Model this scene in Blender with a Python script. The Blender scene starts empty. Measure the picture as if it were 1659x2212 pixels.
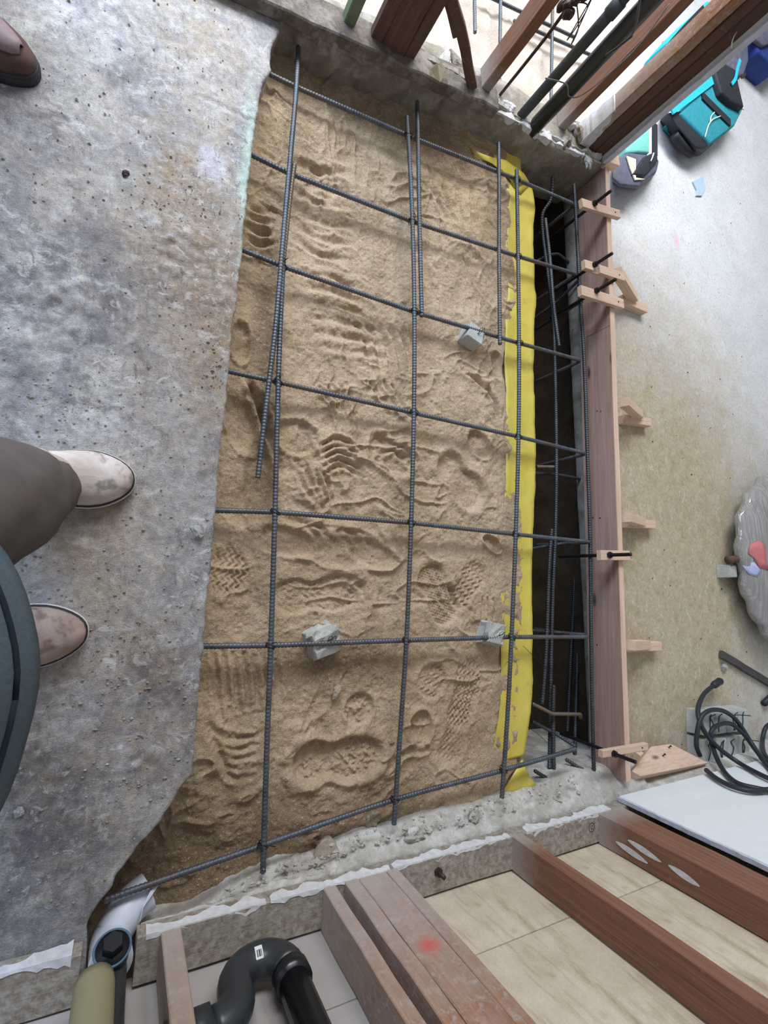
import bpy, bmesh, math, random
import numpy as np
from mathutils import Vector, Matrix
random.seed(7); rng = np.random.RandomState(11)
S = bpy.context.scene
COL = S.collection
# ------------------------------------------------------------------ camera
IMW, IMH = 1659., 2212.
FPX, CX, CY, HC = 1040., 829.5, 1106., 1.14
dn = np.array([275. - CX, 1229. - CY, FPX]); dn /= np.linalg.norm(dn)
up = -dn
xa = np.array([1., 0, 0]); xa -= xa.dot(up) * up; xa /= np.linalg.norm(xa)
ya = np.cross(up, xa)
RW = np.array([xa, ya, up])            # camera (x right, y down, z forward) -> world
cam = bpy.data.cameras.new('camera'); camo = bpy.data.objects.new('camera', cam); COL.objects.link(camo)
cam.sensor_fit = 'HORIZONTAL'; cam.sensor_width = 36.; cam.lens = 36. * FPX / IMW; cam.clip_start = 0.01
m3 = RW @ np.diag([1., -1., -1.])
camo.matrix_world = Matrix([list(m3[0]) + [0], list(m3[1]) + [0], list(m3[2]) + [HC], [0, 0, 0, 1]])
S.camera = camo
# ------------------------------------------------------------------ light
W = bpy.data.worlds.new('world'); S.world = W; W.use_nodes = True
bg = W.node_tree.nodes['Background']; bg.inputs[0].default_value = (0.93, 0.96, 1.0, 1); bg.inputs[1].default_value = 0.26
def area(name, loc, target, sx, sy, power, col):
    l = bpy.data.lights.new(name, 'AREA'); l.shape = 'RECTANGLE'; l.size = sx; l.size_y = sy; l.energy = power; l.color = col
    o = bpy.data.objects.new(name, l); COL.objects.link(o); o.location = loc
    o.rotation_euler = (Vector(target) - Vector(loc)).to_track_quat('-Z', 'Y').to_euler()
area('doorway_daylight', (0.7, 3.5, 2.25), (0.7, 0.7, -0.1), 3.2, 1.2, 218, (0.93, 0.96, 1.0))
area('side_window_daylight', (-1.5, 2.9, 2.0), (0.0, 0.9, 0), 1.2, 1.2, 105, (0.56, 0.73, 1.0))
S.view_settings.view_transform = 'Standard'; S.view_settings.look = 'None'
S.view_settings.exposure = 0.0; S.view_settings.gamma = 1.0; S.view_settings.use_curve_mapping = False
# ------------------------------------------------------------------ helpers
def ray(px, py): return RW @ np.array([px - CX, py - CY, FPX])
def at(px, py, z=0.):
    d = ray(px, py); t = (z - HC) / d[2]; return Vector((t * d[0], t * d[1], z))
def hit(px, py, o, nrm):
    d = Vector(ray(px, py)); c = Vector((0, 0, HC)); t = (Vector(o) - c).dot(Vector(nrm)) / d.dot(Vector(nrm)); return c + d * t
def tag(o, label=None, cat=None, group=None, kind=None):
    if label: o['label'] = label
    if cat: o['category'] = cat
    if group: o['group'] = group
    if kind: o['kind'] = kind
    return o
def empty(name, loc, label=None, cat=None, group=None, kind=None, rz=0):
    o = bpy.data.objects.new(name, None); COL.objects.link(o); o.location = loc; o.rotation_euler = (0, 0, rz); o.empty_display_size = .05
    return tag(o, label, cat, group, kind)
def link(name, me, mats, parent=None, M=None, smooth=False):
    o = bpy.data.objects.new(name, me); COL.objects.link(o)
    for m in (mats if isinstance(mats, (list, tuple)) else [mats]): me.materials.append(m)
    if smooth: me.polygons.foreach_set('use_smooth', [True] * len(me.polygons))
    M = M if M is not None else Matrix.Identity(4)
    if parent is not None:
        o.parent = parent; pw = pworld(parent); o.matrix_local = pw.inverted() @ M
    else: o.matrix_local = M
    return o
def pworld(p):
    m = p.matrix_basis.copy()
    while p.parent: p = p.parent; m = p.matrix_basis @ m
    return m
def mesh(name, v, f):
    me = bpy.data.meshes.new(name); me.from_pydata([tuple(x) for x in v], [], [tuple(x) for x in f]); me.update(); return me
def frame(p0, xd, zhint):
    x = Vector(xd).normalized(); z = Vector(zhint); z = (z - z.dot(x) * x).normalized(); y = z.cross(x)
    return Matrix([[x[i], y[i], z[i], p0[i]] for i in range(3)] + [[0, 0, 0, 1]])
def board(name, p0, p1, w, t, zhint, mat, parent=None, bev=.0015, rough=.0012):
    """timber of length p0->p1 (centre line), width w across, thickness t along zhint, local X along the grain"""
    p0, p1 = Vector(p0), Vector(p1); L = (p1 - p0).length
    n = max(2, min(24, int(L / .06)))
    bm = bmesh.new(); prof = [(-1, -1), (1, -1), (1, 1), (-1, 1)]; c = bev
    oct_ = [(-w/2 + c, -t/2), (w/2 - c, -t/2), (w/2, -t/2 + c), (w/2, t/2 - c), (w/2 - c, t/2), (-w/2 + c, t/2), (-w/2, t/2 - c), (-w/2, -t/2 + c)]
    rings = []
    for i in range(n + 1):
        x = L * i / n; jy = random.uniform(-1, 1) * rough; jz = random.uniform(-1, 1) * rough
        rings.append([bm.verts.new((x, y + jy, z + jz)) for y, z in oct_])
    for a, b in zip(rings[:-1], rings[1:]):
        for k in range(8): bm.faces.new((a[k], b[k], b[(k+1) % 8], a[(k+1) % 8]))
    bm.faces.new(rings[0]); bm.faces.new(rings[-1][::-1])
    bmesh.ops.recalc_face_normals(bm, faces=bm.faces)
    me = bpy.data.meshes.new(name); bm.to_mesh(me); bm.free()
    return link(name, me, mat, parent, frame(p0, p1 - p0, zhint))
def smooth_path(pts, n=8, closed=False):
    pts = [Vector(p) for p in pts]; out = []
    for i in range(len(pts) - 1):
        p0 = pts[max(i-1, 0)]; p1 = pts[i]; p2 = pts[i+1]; p3 = pts[min(i+2, len(pts)-1)]
        for k in range(n):
            t = k / n
            out.append(.5 * ((2*p1) + (p2-p0)*t + (2*p0-5*p1+4*p2-p3)*t*t + (3*p1-p0-3*p2+p3)*t**3))
    out.append(pts[-1]); return out
def fillet(pts, r, n=5):
    pts = [Vector(p) for p in pts]; out = [pts[0]]
    for i in range(1, len(pts) - 1):
        a, b, c = pts[i-1], pts[i], pts[i+1]
        d1 = (a-b); d2 = (c-b); q = min(r, d1.length*.45, d2.length*.45)
        s, e = b + d1.normalized()*q, b + d2.normalized()*q
        for k in range(n + 1):
            t = k / n; out.append((1-t)**2*s + 2*t*(1-t)*b + t*t*e)
    out.append(pts[-1]); return out
def resample(pts, step):
    P = np.array([list(p) for p in pts]); d = np.r_[0, np.cumsum(np.linalg.norm(np.diff(P, axis=0), axis=1))]
    n = max(2, int(d[-1] / step)); s = np.linspace(0, d[-1], n + 1)
    return np.c_[[np.interp(s, d, P[:, k]) for k in range(3)]].T, s
def tube_data(P, R, seg=8, skew=None):
    P = np.asarray(P, float); n = len(P); T = np.gradient(P, axis=0); T /= np.linalg.norm(T, axis=1)[:, None] + 1e-12
    ref = np.array([0, 0, 1.]) if abs(T[0][2]) < .9 else np.array([1., 0, 0])
    V = np.zeros((n, seg, 3)); u = np.cross(T[0], ref); u /= np.linalg.norm(u)
    a = np.arange(seg) * 2 * np.pi / seg
    for i in range(n):
        u = u - u.dot(T[i]) * T[i]; u /= np.linalg.norm(u); v = np.cross(T[i], u)
        r = R[i] if np.ndim(R) else R
        V[i] = P[i] + r * (np.cos(a)[:, None] * u + np.sin(a)[:, None] * v)
    F = []
    for i in range(n - 1):
        for k in range(seg):
            k2 = (k + 1) % seg; F.append((i*seg+k, i*seg+k2, (i+1)*seg+k2, (i+1)*seg+k))
    F.append(tuple(range(seg))[::-1]); F.append(tuple((n-1)*seg + k for k in range(seg)))
    return V.reshape(-1, 3), F
def tube(name, pts, r, mat, parent=None, seg=10, step=None, smooth=True):
    if step: P, _ = resample(pts, step)
    else: P = np.array([list(p) for p in pts])
    v, f = tube_data(P, r, seg); return link(name, mesh(name, v, f), mat, parent, None, smooth)
def loft(name, rings, mat, parent=None, caps=True, smooth=True, M=None):
    n = len(rings[0]); V = [p for r in rings for p in r]; F = []
    for i in range(len(rings) - 1):
        for k in range(n): F.append((i*n+k, i*n+(k+1) % n, (i+1)*n+(k+1) % n, (i+1)*n+k))
    if caps: F.append(tuple(range(n))[::-1]); F.append(tuple((len(rings)-1)*n+k for k in range(n)))
    me = mesh(name, V, F); bm = bmesh.new(); bm.from_mesh(me); bmesh.ops.recalc_face_normals(bm, faces=bm.faces); bm.to_mesh(me); bm.free()
    return link(name, me, mat, parent, M, smooth)
# numpy noise
_perm = rng.rand(256, 256)
def vnoise(x, y):
    xi = np.floor(x).astype(int); yi = np.floor(y).astype(int); fx = x - xi; fy = y - yi
    fx = fx*fx*fx*(fx*(fx*6-15)+10); fy = fy*fy*fy*(fy*(fy*6-15)+10)
    g = lambda a, b: _perm[a % 256, b % 256]
    return (g(xi, yi)*(1-fx) + g(xi+1, yi)*fx)*(1-fy) + (g(xi, yi+1)*(1-fx) + g(xi+1, yi+1)*fx)*fy
def fbm(x, y, o=4, lac=2.03, gain=.5):
    s = 0; a = 1; t = 0
    for i in range(o): s = s + a*(vnoise(x + 17.3*i, y + 9.1*i) - .5); t += a; a *= gain; x = x*lac; y = y*lac
    return s / t * 2
def sstep(a, b, x):
    t = np.clip((x - a) / (b - a), 0, 1); return t*t*(3-2*t)
def grid_mesh(name, X, Y, Z, mask=None):
    ny, nx = X.shape; V = np.stack([X, Y, Z], -1).reshape(-1, 3)
    i = np.arange(ny-1)[:, None]*nx + np.arange(nx-1)[None]
    F = np.stack([i, i+1, i+nx+1, i+nx], -1).reshape(-1, 4)
    if mask is not None: F = F[mask.reshape(-1)]
    me = bpy.data.meshes.new(name)
    used = np.unique(F); remap = -np.ones(len(V), int); remap[used] = np.arange(len(used)); V = V[used]; F = remap[F]
    me.vertices.add(len(V)); me.vertices.foreach_set('co', V.astype(np.float32).ravel())
    me.loops.add(F.size); me.loops.foreach_set('vertex_index', F.astype(np.int32).ravel())
    me.polygons.add(len(F)); me.polygons.foreach_set('loop_start', np.arange(0, F.size, 4, dtype=np.int32))
    me.update(calc_edges=True); me.validate(); return me
# ------------------------------------------------------------------ materials
class NT:
    def __init__(s, name):
        s.m = bpy.data.materials.new(name); s.m.use_nodes = True; s.t = s.m.node_tree; s.n = s.t.nodes
        s.b = s.n['Principled BSDF']; s.tc = s.n.new('ShaderNodeTexCoord')
    def mapping(s, scale=(1, 1, 1), src='Object', loc=(0, 0, 0)):
        mp = s.n.new('ShaderNodeMapping'); mp.inputs['Scale'].default_value = scale; mp.inputs['Location'].default_value = loc
        s.t.links.new(s.tc.outputs[src], mp.inputs[0]); return mp.outputs[0]
    def noise(s, vec, scale, detail=4, rough=.55, dist=0):
        n = s.n.new('ShaderNodeTexNoise'); n.inputs['Scale'].default_value = scale; n.inputs['Detail'].default_value = detail
        n.inputs['Roughness'].default_value = rough; n.inputs['Distortion'].default_value = dist; s.t.links.new(vec, n.inputs['Vector']); return n.outputs[0]
    def voro(s, vec, scale, feat='F1'):
        n = s.n.new('ShaderNodeTexVoronoi'); n.inputs['Scale'].default_value = scale; n.feature = feat; s.t.links.new(vec, n.inputs['Vector']); return n.outputs[0]
    def ramp(s, f, stops, mode='LINEAR'):
        r = s.n.new('ShaderNodeValToRGB'); e = r.color_ramp.elements; r.color_ramp.interpolation = mode
        while len(e) < len(stops): e.new(.5)
        for k, (p, c) in enumerate(stops):
            e[k].position = p; e[k].color = (*(c if isinstance(c, (tuple, list)) else (c, c, c)), 1)
        s.t.links.new(f, r.inputs[0]); return r.outputs[0]
    def mix(s, f, a, b, mode='MIX'):
        n = s.n.new('ShaderNodeMix'); n.data_type = 'RGBA'; n.blend_type = mode
        for sock, val in ((n.inputs[0], f), (n.inputs[6], a), (n.inputs[7], b)):
            if hasattr(val, 'links'): s.t.links.new(val, sock)
            else: sock.default_value = val if isinstance(val, (int, float)) else (*val, 1)
        return n.outputs[2]
    def math(s, op, a, b=0, clamp=False):
        n = s.n.new('ShaderNodeMath'); n.operation = op; n.use_clamp = clamp
        for sock, val in ((n.inputs[0], a), (n.inputs[1], b)):
            if hasattr(val, 'links'): s.t.links.new(val, sock)
            else: sock.default_value = val
        return n.outputs[0]
    def blob(s, centre, radius, soft=.5, stretch=(1, 1, 1), warp=0.0):
        """mask of a stain lying on the surface round a point of the object"""
        v = s.tc.outputs['Object']
        if warp:
            w = s.n.new('ShaderNodeTexNoise'); w.inputs['Scale'].default_value = 9; w.inputs['Detail'].default_value = 5; s.t.links.new(v, w.inputs['Vector'])
            a = s.n.new('ShaderNodeVectorMath'); a.operation = 'SUBTRACT'; s.t.links.new(w.outputs[1], a.inputs[0]); a.inputs[1].default_value = (.5, .5, .5)
            c = s.n.new('ShaderNodeVectorMath'); c.operation = 'SCALE'; s.t.links.new(a.outputs[0], c.inputs[0]); c.inputs['Scale'].default_value = warp
            d = s.n.new('ShaderNodeVectorMath'); d.operation = 'ADD'; s.t.links.new(v, d.inputs[0]); s.t.links.new(c.outputs[0], d.inputs[1]); v = d.outputs[0]
        q = s.n.new('ShaderNodeVectorMath'); q.operation = 'SUBTRACT'; s.t.links.new(v, q.inputs[0]); q.inputs[1].default_value = centre
        k = s.n.new('ShaderNodeVectorMath'); k.operation = 'MULTIPLY'; s.t.links.new(q.outputs[0], k.inputs[0]); k.inputs[1].default_value = stretch
        l = s.n.new('ShaderNodeVectorMath'); l.operation = 'LENGTH'; s.t.links.new(k.outputs[0], l.inputs[0])
        return s.ramp(l.outputs['Value'], [(radius*(1-soft), 1.), (min(radius, 1), 0.)])
    def done(s, col, rough=.8, bump=None, bs=.3, bd=.01, metal=0, spec=.3):
        if hasattr(col, 'links'): s.t.links.new(col, s.b.inputs['Base Color'])
        else: s.b.inputs['Base Color'].default_value = (*col, 1)
        if hasattr(rough, 'links'): s.t.links.new(rough, s.b.inputs['Roughness'])
        else: s.b.inputs['Roughness'].default_value = rough
        s.b.inputs['Metallic'].default_value = metal; s.b.inputs['Specular IOR Level'].default_value = spec
        if bump is not None:
            n = s.n.new('ShaderNodeBump'); n.inputs['Strength'].default_value = bs; n.inputs['Distance'].default_value = bd
            s.t.links.new(bump, n.inputs['Height']); s.t.links.new(n.outputs[0], s.b.inputs['Normal'])
        return s.m
def srgb(r, g, b):
    f = lambda c: (c/255)/12.92 if c/255 <= .04045 else ((c/255+.055)/1.055)**2.4
    return (f(r), f(g), f(b))
def plain(name, c, rough=.7, var=.12, scale=40, metal=0, spec=.3, bs=.15, bd=.002):
    t = NT(name); v = t.mapping(); n = t.noise(v, scale, 5)
    col = t.ramp(n, [(.25, tuple(max(0, x*(1-var)) for x in c)), (.75, tuple(min(1, x*(1+var)) for x in c))])
    return t.done(col, rough, n, bs, bd, metal, spec)
def wood(name, light, dark, scale=1, dust=None, dustamt=0., knots=True, rough=.7, foot=0, mark=None):
    t = NT(name); v = t.mapping((1.6*scale, 38*scale, 38*scale)); g = t.noise(v, 2.2, 6, .6, .6)
    v2 = t.mapping((5*scale, 260*scale, 260*scale)); g2 = t.noise(v2, 1.4, 3, .5)
    col = t.ramp(g, [(.28, dark), (.5, tuple((a+b)/2 for a, b in zip(light, dark))), (.72, light)])
    col = t.mix(.35, col, t.ramp(g2, [(.3, tuple(x*.6 for x in dark)), (.7, light)]), 'MIX')
    if knots:
        vk = t.mapping((7, 22, 22)); k = t.voro(vk, .55); km = t.ramp(k, [(.05, 1.), (.13, 0.)]); col = t.mix(km, col, tuple(x*.35 for x in dark))
    if dust:
        if foot:
            sx = t.n.new('ShaderNodeSeparateXYZ'); t.t.links.new(t.tc.outputs['Object'], sx.inputs[0])
            wf_ = t.math('ADD', sx.outputs[0], t.math('MULTIPLY', t.math('SUBTRACT', t.noise(t.mapping(), 22, 8, .75), .5), foot*1.3))
            col = t.mix(t.ramp(wf_, [(0., .9), (foot, 0.)]), col, dust)
        d = t.noise(t.mapping(), 60, 9, .78, .4); dm = t.ramp(d, [(.62-dustamt*.35, 0.), (.72-dustamt*.2, 1.)]); col = t.mix(t.math('MULTIPLY', dm, .85), col, dust)
    if mark: col = t.mix(t.math('MULTIPLY', t.blob(mark, .03, .9, (1, 0, 1), .03), .7), col, srgb(206, 74, 74))
    return t.done(col, rough, g2, .25, .002)
def concrete(name, a, b, dust=None, grit=.5, bd=.004, scale=1):
    t = NT(name); v = t.mapping(); n1 = t.noise(v, 7*scale, 8, .65, .5); n2 = t.noise(v, 60*scale, 6, .7); n3 = t.noise(v, 420, 3, .6)
    col = t.mix(t.ramp(n1, [(.35, 0.), (.65, 1.)]), a, b)
    col = t.mix(.5, col, t.ramp(n2, [(.3, .35), (.7, .65)]), 'OVERLAY')
    col = t.mix(.25, col, t.ramp(n3, [(.3, .3), (.7, .7)]), 'OVERLAY')
    if dust: col = t.mix(t.ramp(t.noise(v, 16, 6, .7), [(.48, 0.), (.62, .8)]), col, dust)
    h = t.mix(.35, n2, n3); return t.done(col, .9, h, grit, bd, 0, .2)
M = {}
# floor slab on the left: dusty grey concrete, plaster smears, tan sand, dark scuffs
def floor_left_mat():
    t = NT('dusty_concrete_floor'); v = t.mapping(); n1 = t.noise(v, 5.2, 9, .68, 1.0); n2 = t.noise(t.mapping(loc=(3, 1, 0)), 12, 9, .7, .6); n3 = t.noise(v, 55, 6, .7); n4 = t.noise(v, 380, 3, .6)
    col = t.ramp(n1, [(.3, srgb(118, 117, 122)), (.45, srgb(154, 153, 156)), (.58, srgb(178, 175, 172)), (.72, srgb(200, 201, 206))])
    col = t.mix(t.ramp(n2, [(.53, 0.), (.66, .75)]), col, srgb(206, 207, 210))
    v3 = t.mapping(loc=(7, 3, 0)); col = t.mix(t.ramp(t.noise(v3, 9, 8, .7, .8), [(.54, 0.), (.64, .7)]), col, srgb(108, 105, 108))
    # tan sand trodden over the slab towards the cut edge
    for c, r, st in (((.12, .95, 0), .34, (1.1, .8, 1)), ((.14, .5, 0), .3, (1.2, .7, 1)), ((.1, 1.35, 0), .25, (1, 1, 1)), ((.02, -.3, 0), .3, (1, .6, 1)), ((-.05, .08, 0), .2, (1, 1, 1))):
        col = t.mix(t.math('MULTIPLY', t.blob(c, r, .95, st, .22), t.ramp(t.noise(t.mapping(loc=c), 17, 8, .75), [(.36, .0), (.58, .85)])), col, srgb(172, 156, 136))
    for c, r, st in (((.11, .74, 0), .2, (1, .8, 1)), ((.16, .56, 0), .14, (1.3, .6, 1)), ((.05, .93, 0), .12, (1, 1, 1))):
        col = t.mix(t.math('MULTIPLY', t.blob(c, r, .85, st, .2), t.ramp(t.noise(t.mapping((1, 2, 1), loc=(c[0], 3, 0)), 24, 8, .75, .6), [(.44, .0), (.52, .85)])), col, srgb(148, 131, 111))
    for c, r in (((-.38, .62, 0), .26), ((-.3, .95, 0), .18), ((-.42, .36, 0), .3), ((.1, -.25, 0), .24), ((-.28, -.62, 0), .36), ((-.12, .62, 0), .2), ((-.1, -.5, 0), .3)):
        col = t.mix(t.math('MULTIPLY', t.blob(c, r, .9, (1, 1, 1), .2), t.ramp(t.noise(v, 21, 8, .75), [(.36, .0), (.58, .7)])), col, srgb(100, 98, 104))
    # pale green chalk line along the cut
    col = t.mix(t.math('MULTIPLY', t.blob((.215, .95, 0), .09, .8, (3.2, .24, 1), .06), .7), col, srgb(188, 212, 198))
    col = t.mix(t.math('MULTIPLY', t.blob((.13, .98, 0), .05, .6, (1, .8, 1), .09), .4), col, srgb(214, 214, 232))
    col = t.mix(.8, col, t.ramp(n3, [(.28, .3), (.72, .7)]), 'OVERLAY'); col = t.mix(.4, col, t.ramp(n4, [(.3, .3), (.7, .7)]), 'OVERLAY')
    # crisp scraped flakes, scuffs and pits
    va = t.mapping((1, 1.5, 1), loc=(1, 5, 0)); na = t.noise(va, 26, 10, .74, .9); nb = t.noise(t.mapping((2.4, 1, 1), loc=(4, 2, 0)), 30, 10, .76, .7)
    big = t.ramp(t.noise(t.mapping(loc=(9, 9, 0)), 4, 4, .6), [(.4, .15), (.6, 1.)])
    col = t.mix(t.math('MULTIPLY', t.ramp(na, [(.555, 0.), (.60, .6)]), big), col, srgb(212, 212, 212))
    col = t.mix(t.math('MULTIPLY', t.ramp(nb, [(.56, 0.), (.60, .7)]), big), col, srgb(112, 108, 106))
    pits = t.ramp(t.noise(t.mapping(loc=(2, 8, 0)), 120, 4, .8), [(.66, 0.), (.70, .7)]); col = t.mix(pits, col, srgb(92, 86, 82))
    specks = t.ramp(t.noise(t.mapping(loc=(5, 8, 0)), 170, 3, .8), [(.66, 0.), (.69, .6)]); col = t.mix(specks, col, srgb(222, 220, 216))
    h = t.mix(.55, t.mix(.5, n3, n4), t.mix(.5, na, nb))
    return t.done(col, .88, h, .8, .008, 0, .25)
M['floor_l'] = floor_left_mat()
def floor_right_mat():
    t = NT('sanded_concrete_floor'); v = t.mapping(); n1 = t.noise(v, 6, 9, .7, .6); n2 = t.noise(v, 70, 6, .75); n3 = t.noise(v, 24, 8, .8, .5)
    col = t.ramp(n1, [(.3, srgb(196, 196, 198)), (.7, srgb(214, 214, 216))])
    tan = t.ramp(n3, [(.35, srgb(166, 150, 120)), (.6, srgb(190, 176, 148)), (.75, srgb(206, 198, 180))])
    mk = t.blob((1.95, .0, -.14), 1., .6, (.72, .62, .1), .7)
    col = t.mix(mk, col, tan)
    col = t.mix(t.ramp(n3, [(.62, 0.), (.72, .7)]), col, srgb(222, 220, 216))
    col = t.mix(.5, col, t.ramp(n2, [(.28, .36), (.72, .64)]), 'OVERLAY')
    fl_ = t.noise(t.mapping(loc=(3, 3, 0)), 85, 6, .8, .4); col = t.mix(t.ramp(fl_, [(.58, 0.), (.63, .5)]), col, srgb(228, 226, 220)); col = t.mix(t.ramp(fl_, [(.39, .7), (.44, 0.)]), col, srgb(164, 152, 132))
    wp = t.noise(t.mapping((1.6, 1, 1), loc=(6, 1, 0)), 16, 9, .75, .8); col = t.mix(t.ramp(wp, [(.57, 0.), (.63, .35)]), col, srgb(222, 218, 212)); col = t.mix(t.ramp(wp, [(.35, .35), (.42, 0.)]), col, srgb(178, 166, 144))
    for c, r in (((2.62, .97, -.14), .03), ((2.32, 1.62, -.14), .05)):
        col = t.mix(t.math('MULTIPLY', t.blob(c, r, .8, (1.6, .8, 1), .03), .4), col, srgb(226, 150, 170))
    return t.done(col, .9, t.mix(.4, n2, n3), .35, .003, 0, .2)
M['floor_r'] = floor_right_mat()
def sand_mat(name, a, b, c, damp=None):
    t = NT(name); v = t.mapping(); n1 = t.noise(v, 9, 7, .65, .5); n2 = t.noise(v, 260, 5, .75); n3 = t.noise(v, 900, 2, .6); vo = t.voro(v, 420)
    col = t.ramp(n1, [(.3, a), (.5, b), (.72, c)])
    col = t.mix(.55, col, t.ramp(n2, [(.25, .28), (.75, .7)]), 'OVERLAY'); col = t.mix(.4, col, t.ramp(n3, [(.3, .3), (.7, .7)]), 'OVERLAY')
    if damp:
        for dc, r, st in damp: col = t.mix(t.math('MULTIPLY', t.blob(dc, r, .8, st, .12), .55), col, srgb(92, 68, 46))
    g = t.noise(t.mapping(loc=(4, 4, 4)), 150, 5, .9); col = t.mix(t.ramp(g, [(.57, 0.), (.63, .7)]), col, tuple(min(1, x*1.5) for x in c)); col = t.mix(t.ramp(g, [(.37, .75), (.43, 0.)]), col, tuple(x*.5 for x in a))
    h = t.mix(.5, n2, t.mix(.5, vo, g)); return t.done(col, .95, h, .9, .006, 0, .15)
M['sand'] = sand_mat('damp_brown_sand', srgb(172, 149, 121), srgb(196, 172, 142), srgb(214, 191, 163), [((.12, -.68, -.09), .34, (1, 1.1, 0)), ((.45, -.66, -.09), .3, (.6, 2.2, 0)), ((.75, 1.45, -.09), .35, (.55, 2.4, 0)), ((.30, .6, -.09), .12, (2.2, .18, 0)), ((.5, -.25, -.09), .16, (.6, 1.4, 0))])
M['sand_far'] = sand_mat('dry_pale_sand', srgb(206, 190, 172), srgb(218, 202, 186), srgb(230, 216, 202))
M['dirt'] = concrete('dark_trench_soil', srgb(66, 56, 46), srgb(88, 76, 62), None, .9, .012)
M['footing'] = concrete('grey_footing_concrete', srgb(140, 140, 134), srgb(164, 162, 154), srgb(120, 116, 108), .5)
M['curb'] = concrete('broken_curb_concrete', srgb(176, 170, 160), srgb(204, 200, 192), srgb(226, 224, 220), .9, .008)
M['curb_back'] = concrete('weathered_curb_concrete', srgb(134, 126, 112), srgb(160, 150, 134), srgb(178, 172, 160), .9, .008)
M['stud'] = wood('red_brown_stud', srgb(148, 106, 84), srgb(108, 74, 58), 1, srgb(168, 158, 150), .03, True, .7, .10)
M['stud_dusty'] = wood('plaster_dusted_stud', srgb(166, 122, 92), srgb(128, 92, 70), 1, srgb(176, 165, 158), .30, True, .7, .5)
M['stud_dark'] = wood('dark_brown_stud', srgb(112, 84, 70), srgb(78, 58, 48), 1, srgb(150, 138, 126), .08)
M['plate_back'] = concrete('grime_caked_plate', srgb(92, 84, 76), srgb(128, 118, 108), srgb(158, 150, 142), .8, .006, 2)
M['plate'] = wood('dust_caked_plate', srgb(150, 138, 124), srgb(116, 104, 92), 1, srgb(176, 170, 160), .6, False)
M['form'] = wood('pinkish_brown_form_timber', srgb(192, 162, 150), srgb(158, 126, 116), .8, srgb(190, 168, 156), .05)
M['pine'] = wood('fresh_pale_timber', srgb(236, 208, 180), srgb(214, 180, 150), 1, None, 0)
M['pine2'] = wood('pinkish_pale_timber', srgb(232, 202, 178), srgb(208, 172, 148), .7, None, 0)
M['green'] = plain('green_tinged_timber', srgb(112, 124, 98), .8, .25, 30)
M['panel'] = None
def panel_mat():
    t = NT('tan_panel_board'); v = t.mapping((1, 1, 1)); n1 = t.noise(t.mapping((2.2, 2.2, 14)), 2.4, 6, .6, .5); n2 = t.noise(v, 7, 7, .6, .4); n3 = t.noise(v, 240, 3, .6)
    col = t.ramp(n2, [(.3, srgb(184, 168, 146)), (.6, srgb(206, 193, 172))]); col = t.mix(t.ramp(n1, [(.5, 0.), (.68, .6)]), col, srgb(146, 120, 90))
    col = t.mix(t.ramp(t.noise(v, 15, 8, .7), [(.6, 0.), (.72, .5)]), col, srgb(150, 126, 100)); col = t.mix(.2, col, t.ramp(n3, [(.3, .3), (.7, .7)]), 'OVERLAY')
    return t.done(col, .8, n3, .15, .001)
M['panel'] = panel_mat()
M['panel_grey'] = plain('grey_panel_board', srgb(172, 166, 162), .85, .08, 9, bs=.1)  # plain greyer tone for the panels at the left end
M['drywall'] = plain('white_gypsum_board', srgb(222, 226, 228), .85, .03, 14, bs=.1)
M['drywall_edge'] = plain('chalky_gypsum_edge', srgb(196, 198, 210), .9, .12, 60, bs=.5)
M['plaster'] = plain('white_plaster_smear', srgb(206, 205, 206), .9, .16, 70, bs=.6)
def rebar_mat(name, a, b, rust, amt):
    t = NT(name); v = t.mapping(); n = t.noise(v, 30, 6, .7); n2 = t.noise(v, 9, 5, .6)
    col = t.ramp(n, [(.3, a), (.7, b)]); col = t.mix(t.ramp(n2, [(.6-amt*.3, 0.), (.75-amt*.2, .8)]), col, rust)
    return t.done(col, t.ramp(n, [(.3, .42), (.7, .6)]), None, metal=.55, spec=.5)
M['rebar'] = rebar_mat('blue_grey_rebar_steel', srgb(74, 79, 86), srgb(108, 114, 121), srgb(104, 92, 82), .35)
M['rebar_dusty'] = rebar_mat('sandy_rebar_steel', srgb(96, 94, 92), srgb(130, 124, 116), srgb(138, 116, 92), .9)
M['rebar_dark'] = rebar_mat('dark_rebar_steel', srgb(58, 62, 66), srgb(84, 90, 96), srgb(72, 66, 60), .3)
M['wire'] = plain('black_tie_wire', srgb(52, 48, 46), .5, .2, 80, metal=.5)
M['bolt'] = plain('black_threaded_steel', srgb(40, 40, 44), .42, .2, 200, metal=.5, spec=.5)
M['nail'] = plain('rusty_nail_steel', srgb(70, 56, 50), .5, .2, 200, metal=.4)
def yellow_mat():
    t = NT('yellow_vapour_sheet'); v = t.mapping(); n = t.noise(v, 10, 6, .6); n2 = t.noise(t.mapping(loc=(2, 2, 0)), 22, 7, .7)
    col = t.ramp(n, [(.3, srgb(208, 188, 74)), (.7, srgb(224, 206, 100))]); col = t.mix(t.ramp(n2, [(.56, 0.), (.7, .6)]), col, srgb(186, 160, 96))
    return t.done(col, .42, n, .2, .004, 0, .4)
M['yellow'] = yellow_mat()
M['dobie'] = concrete('pale_grey_spacer_concrete', srgb(170, 172, 166), srgb(190, 190, 184), None, .5, .002, 3)
M['abs'] = plain('black_plastic_pipe', srgb(52, 55, 58), .38, .15, 18, spec=.5, bs=.05)
M['abs_dark'] = plain('glossy_black_plastic_pipe', srgb(30, 31, 33), .28, .15, 18, spec=.5, bs=.05)
M['abs_dusty'] = plain('dusty_black_plastic', srgb(74, 78, 80), .6, .25, 24, bs=.1)
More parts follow.
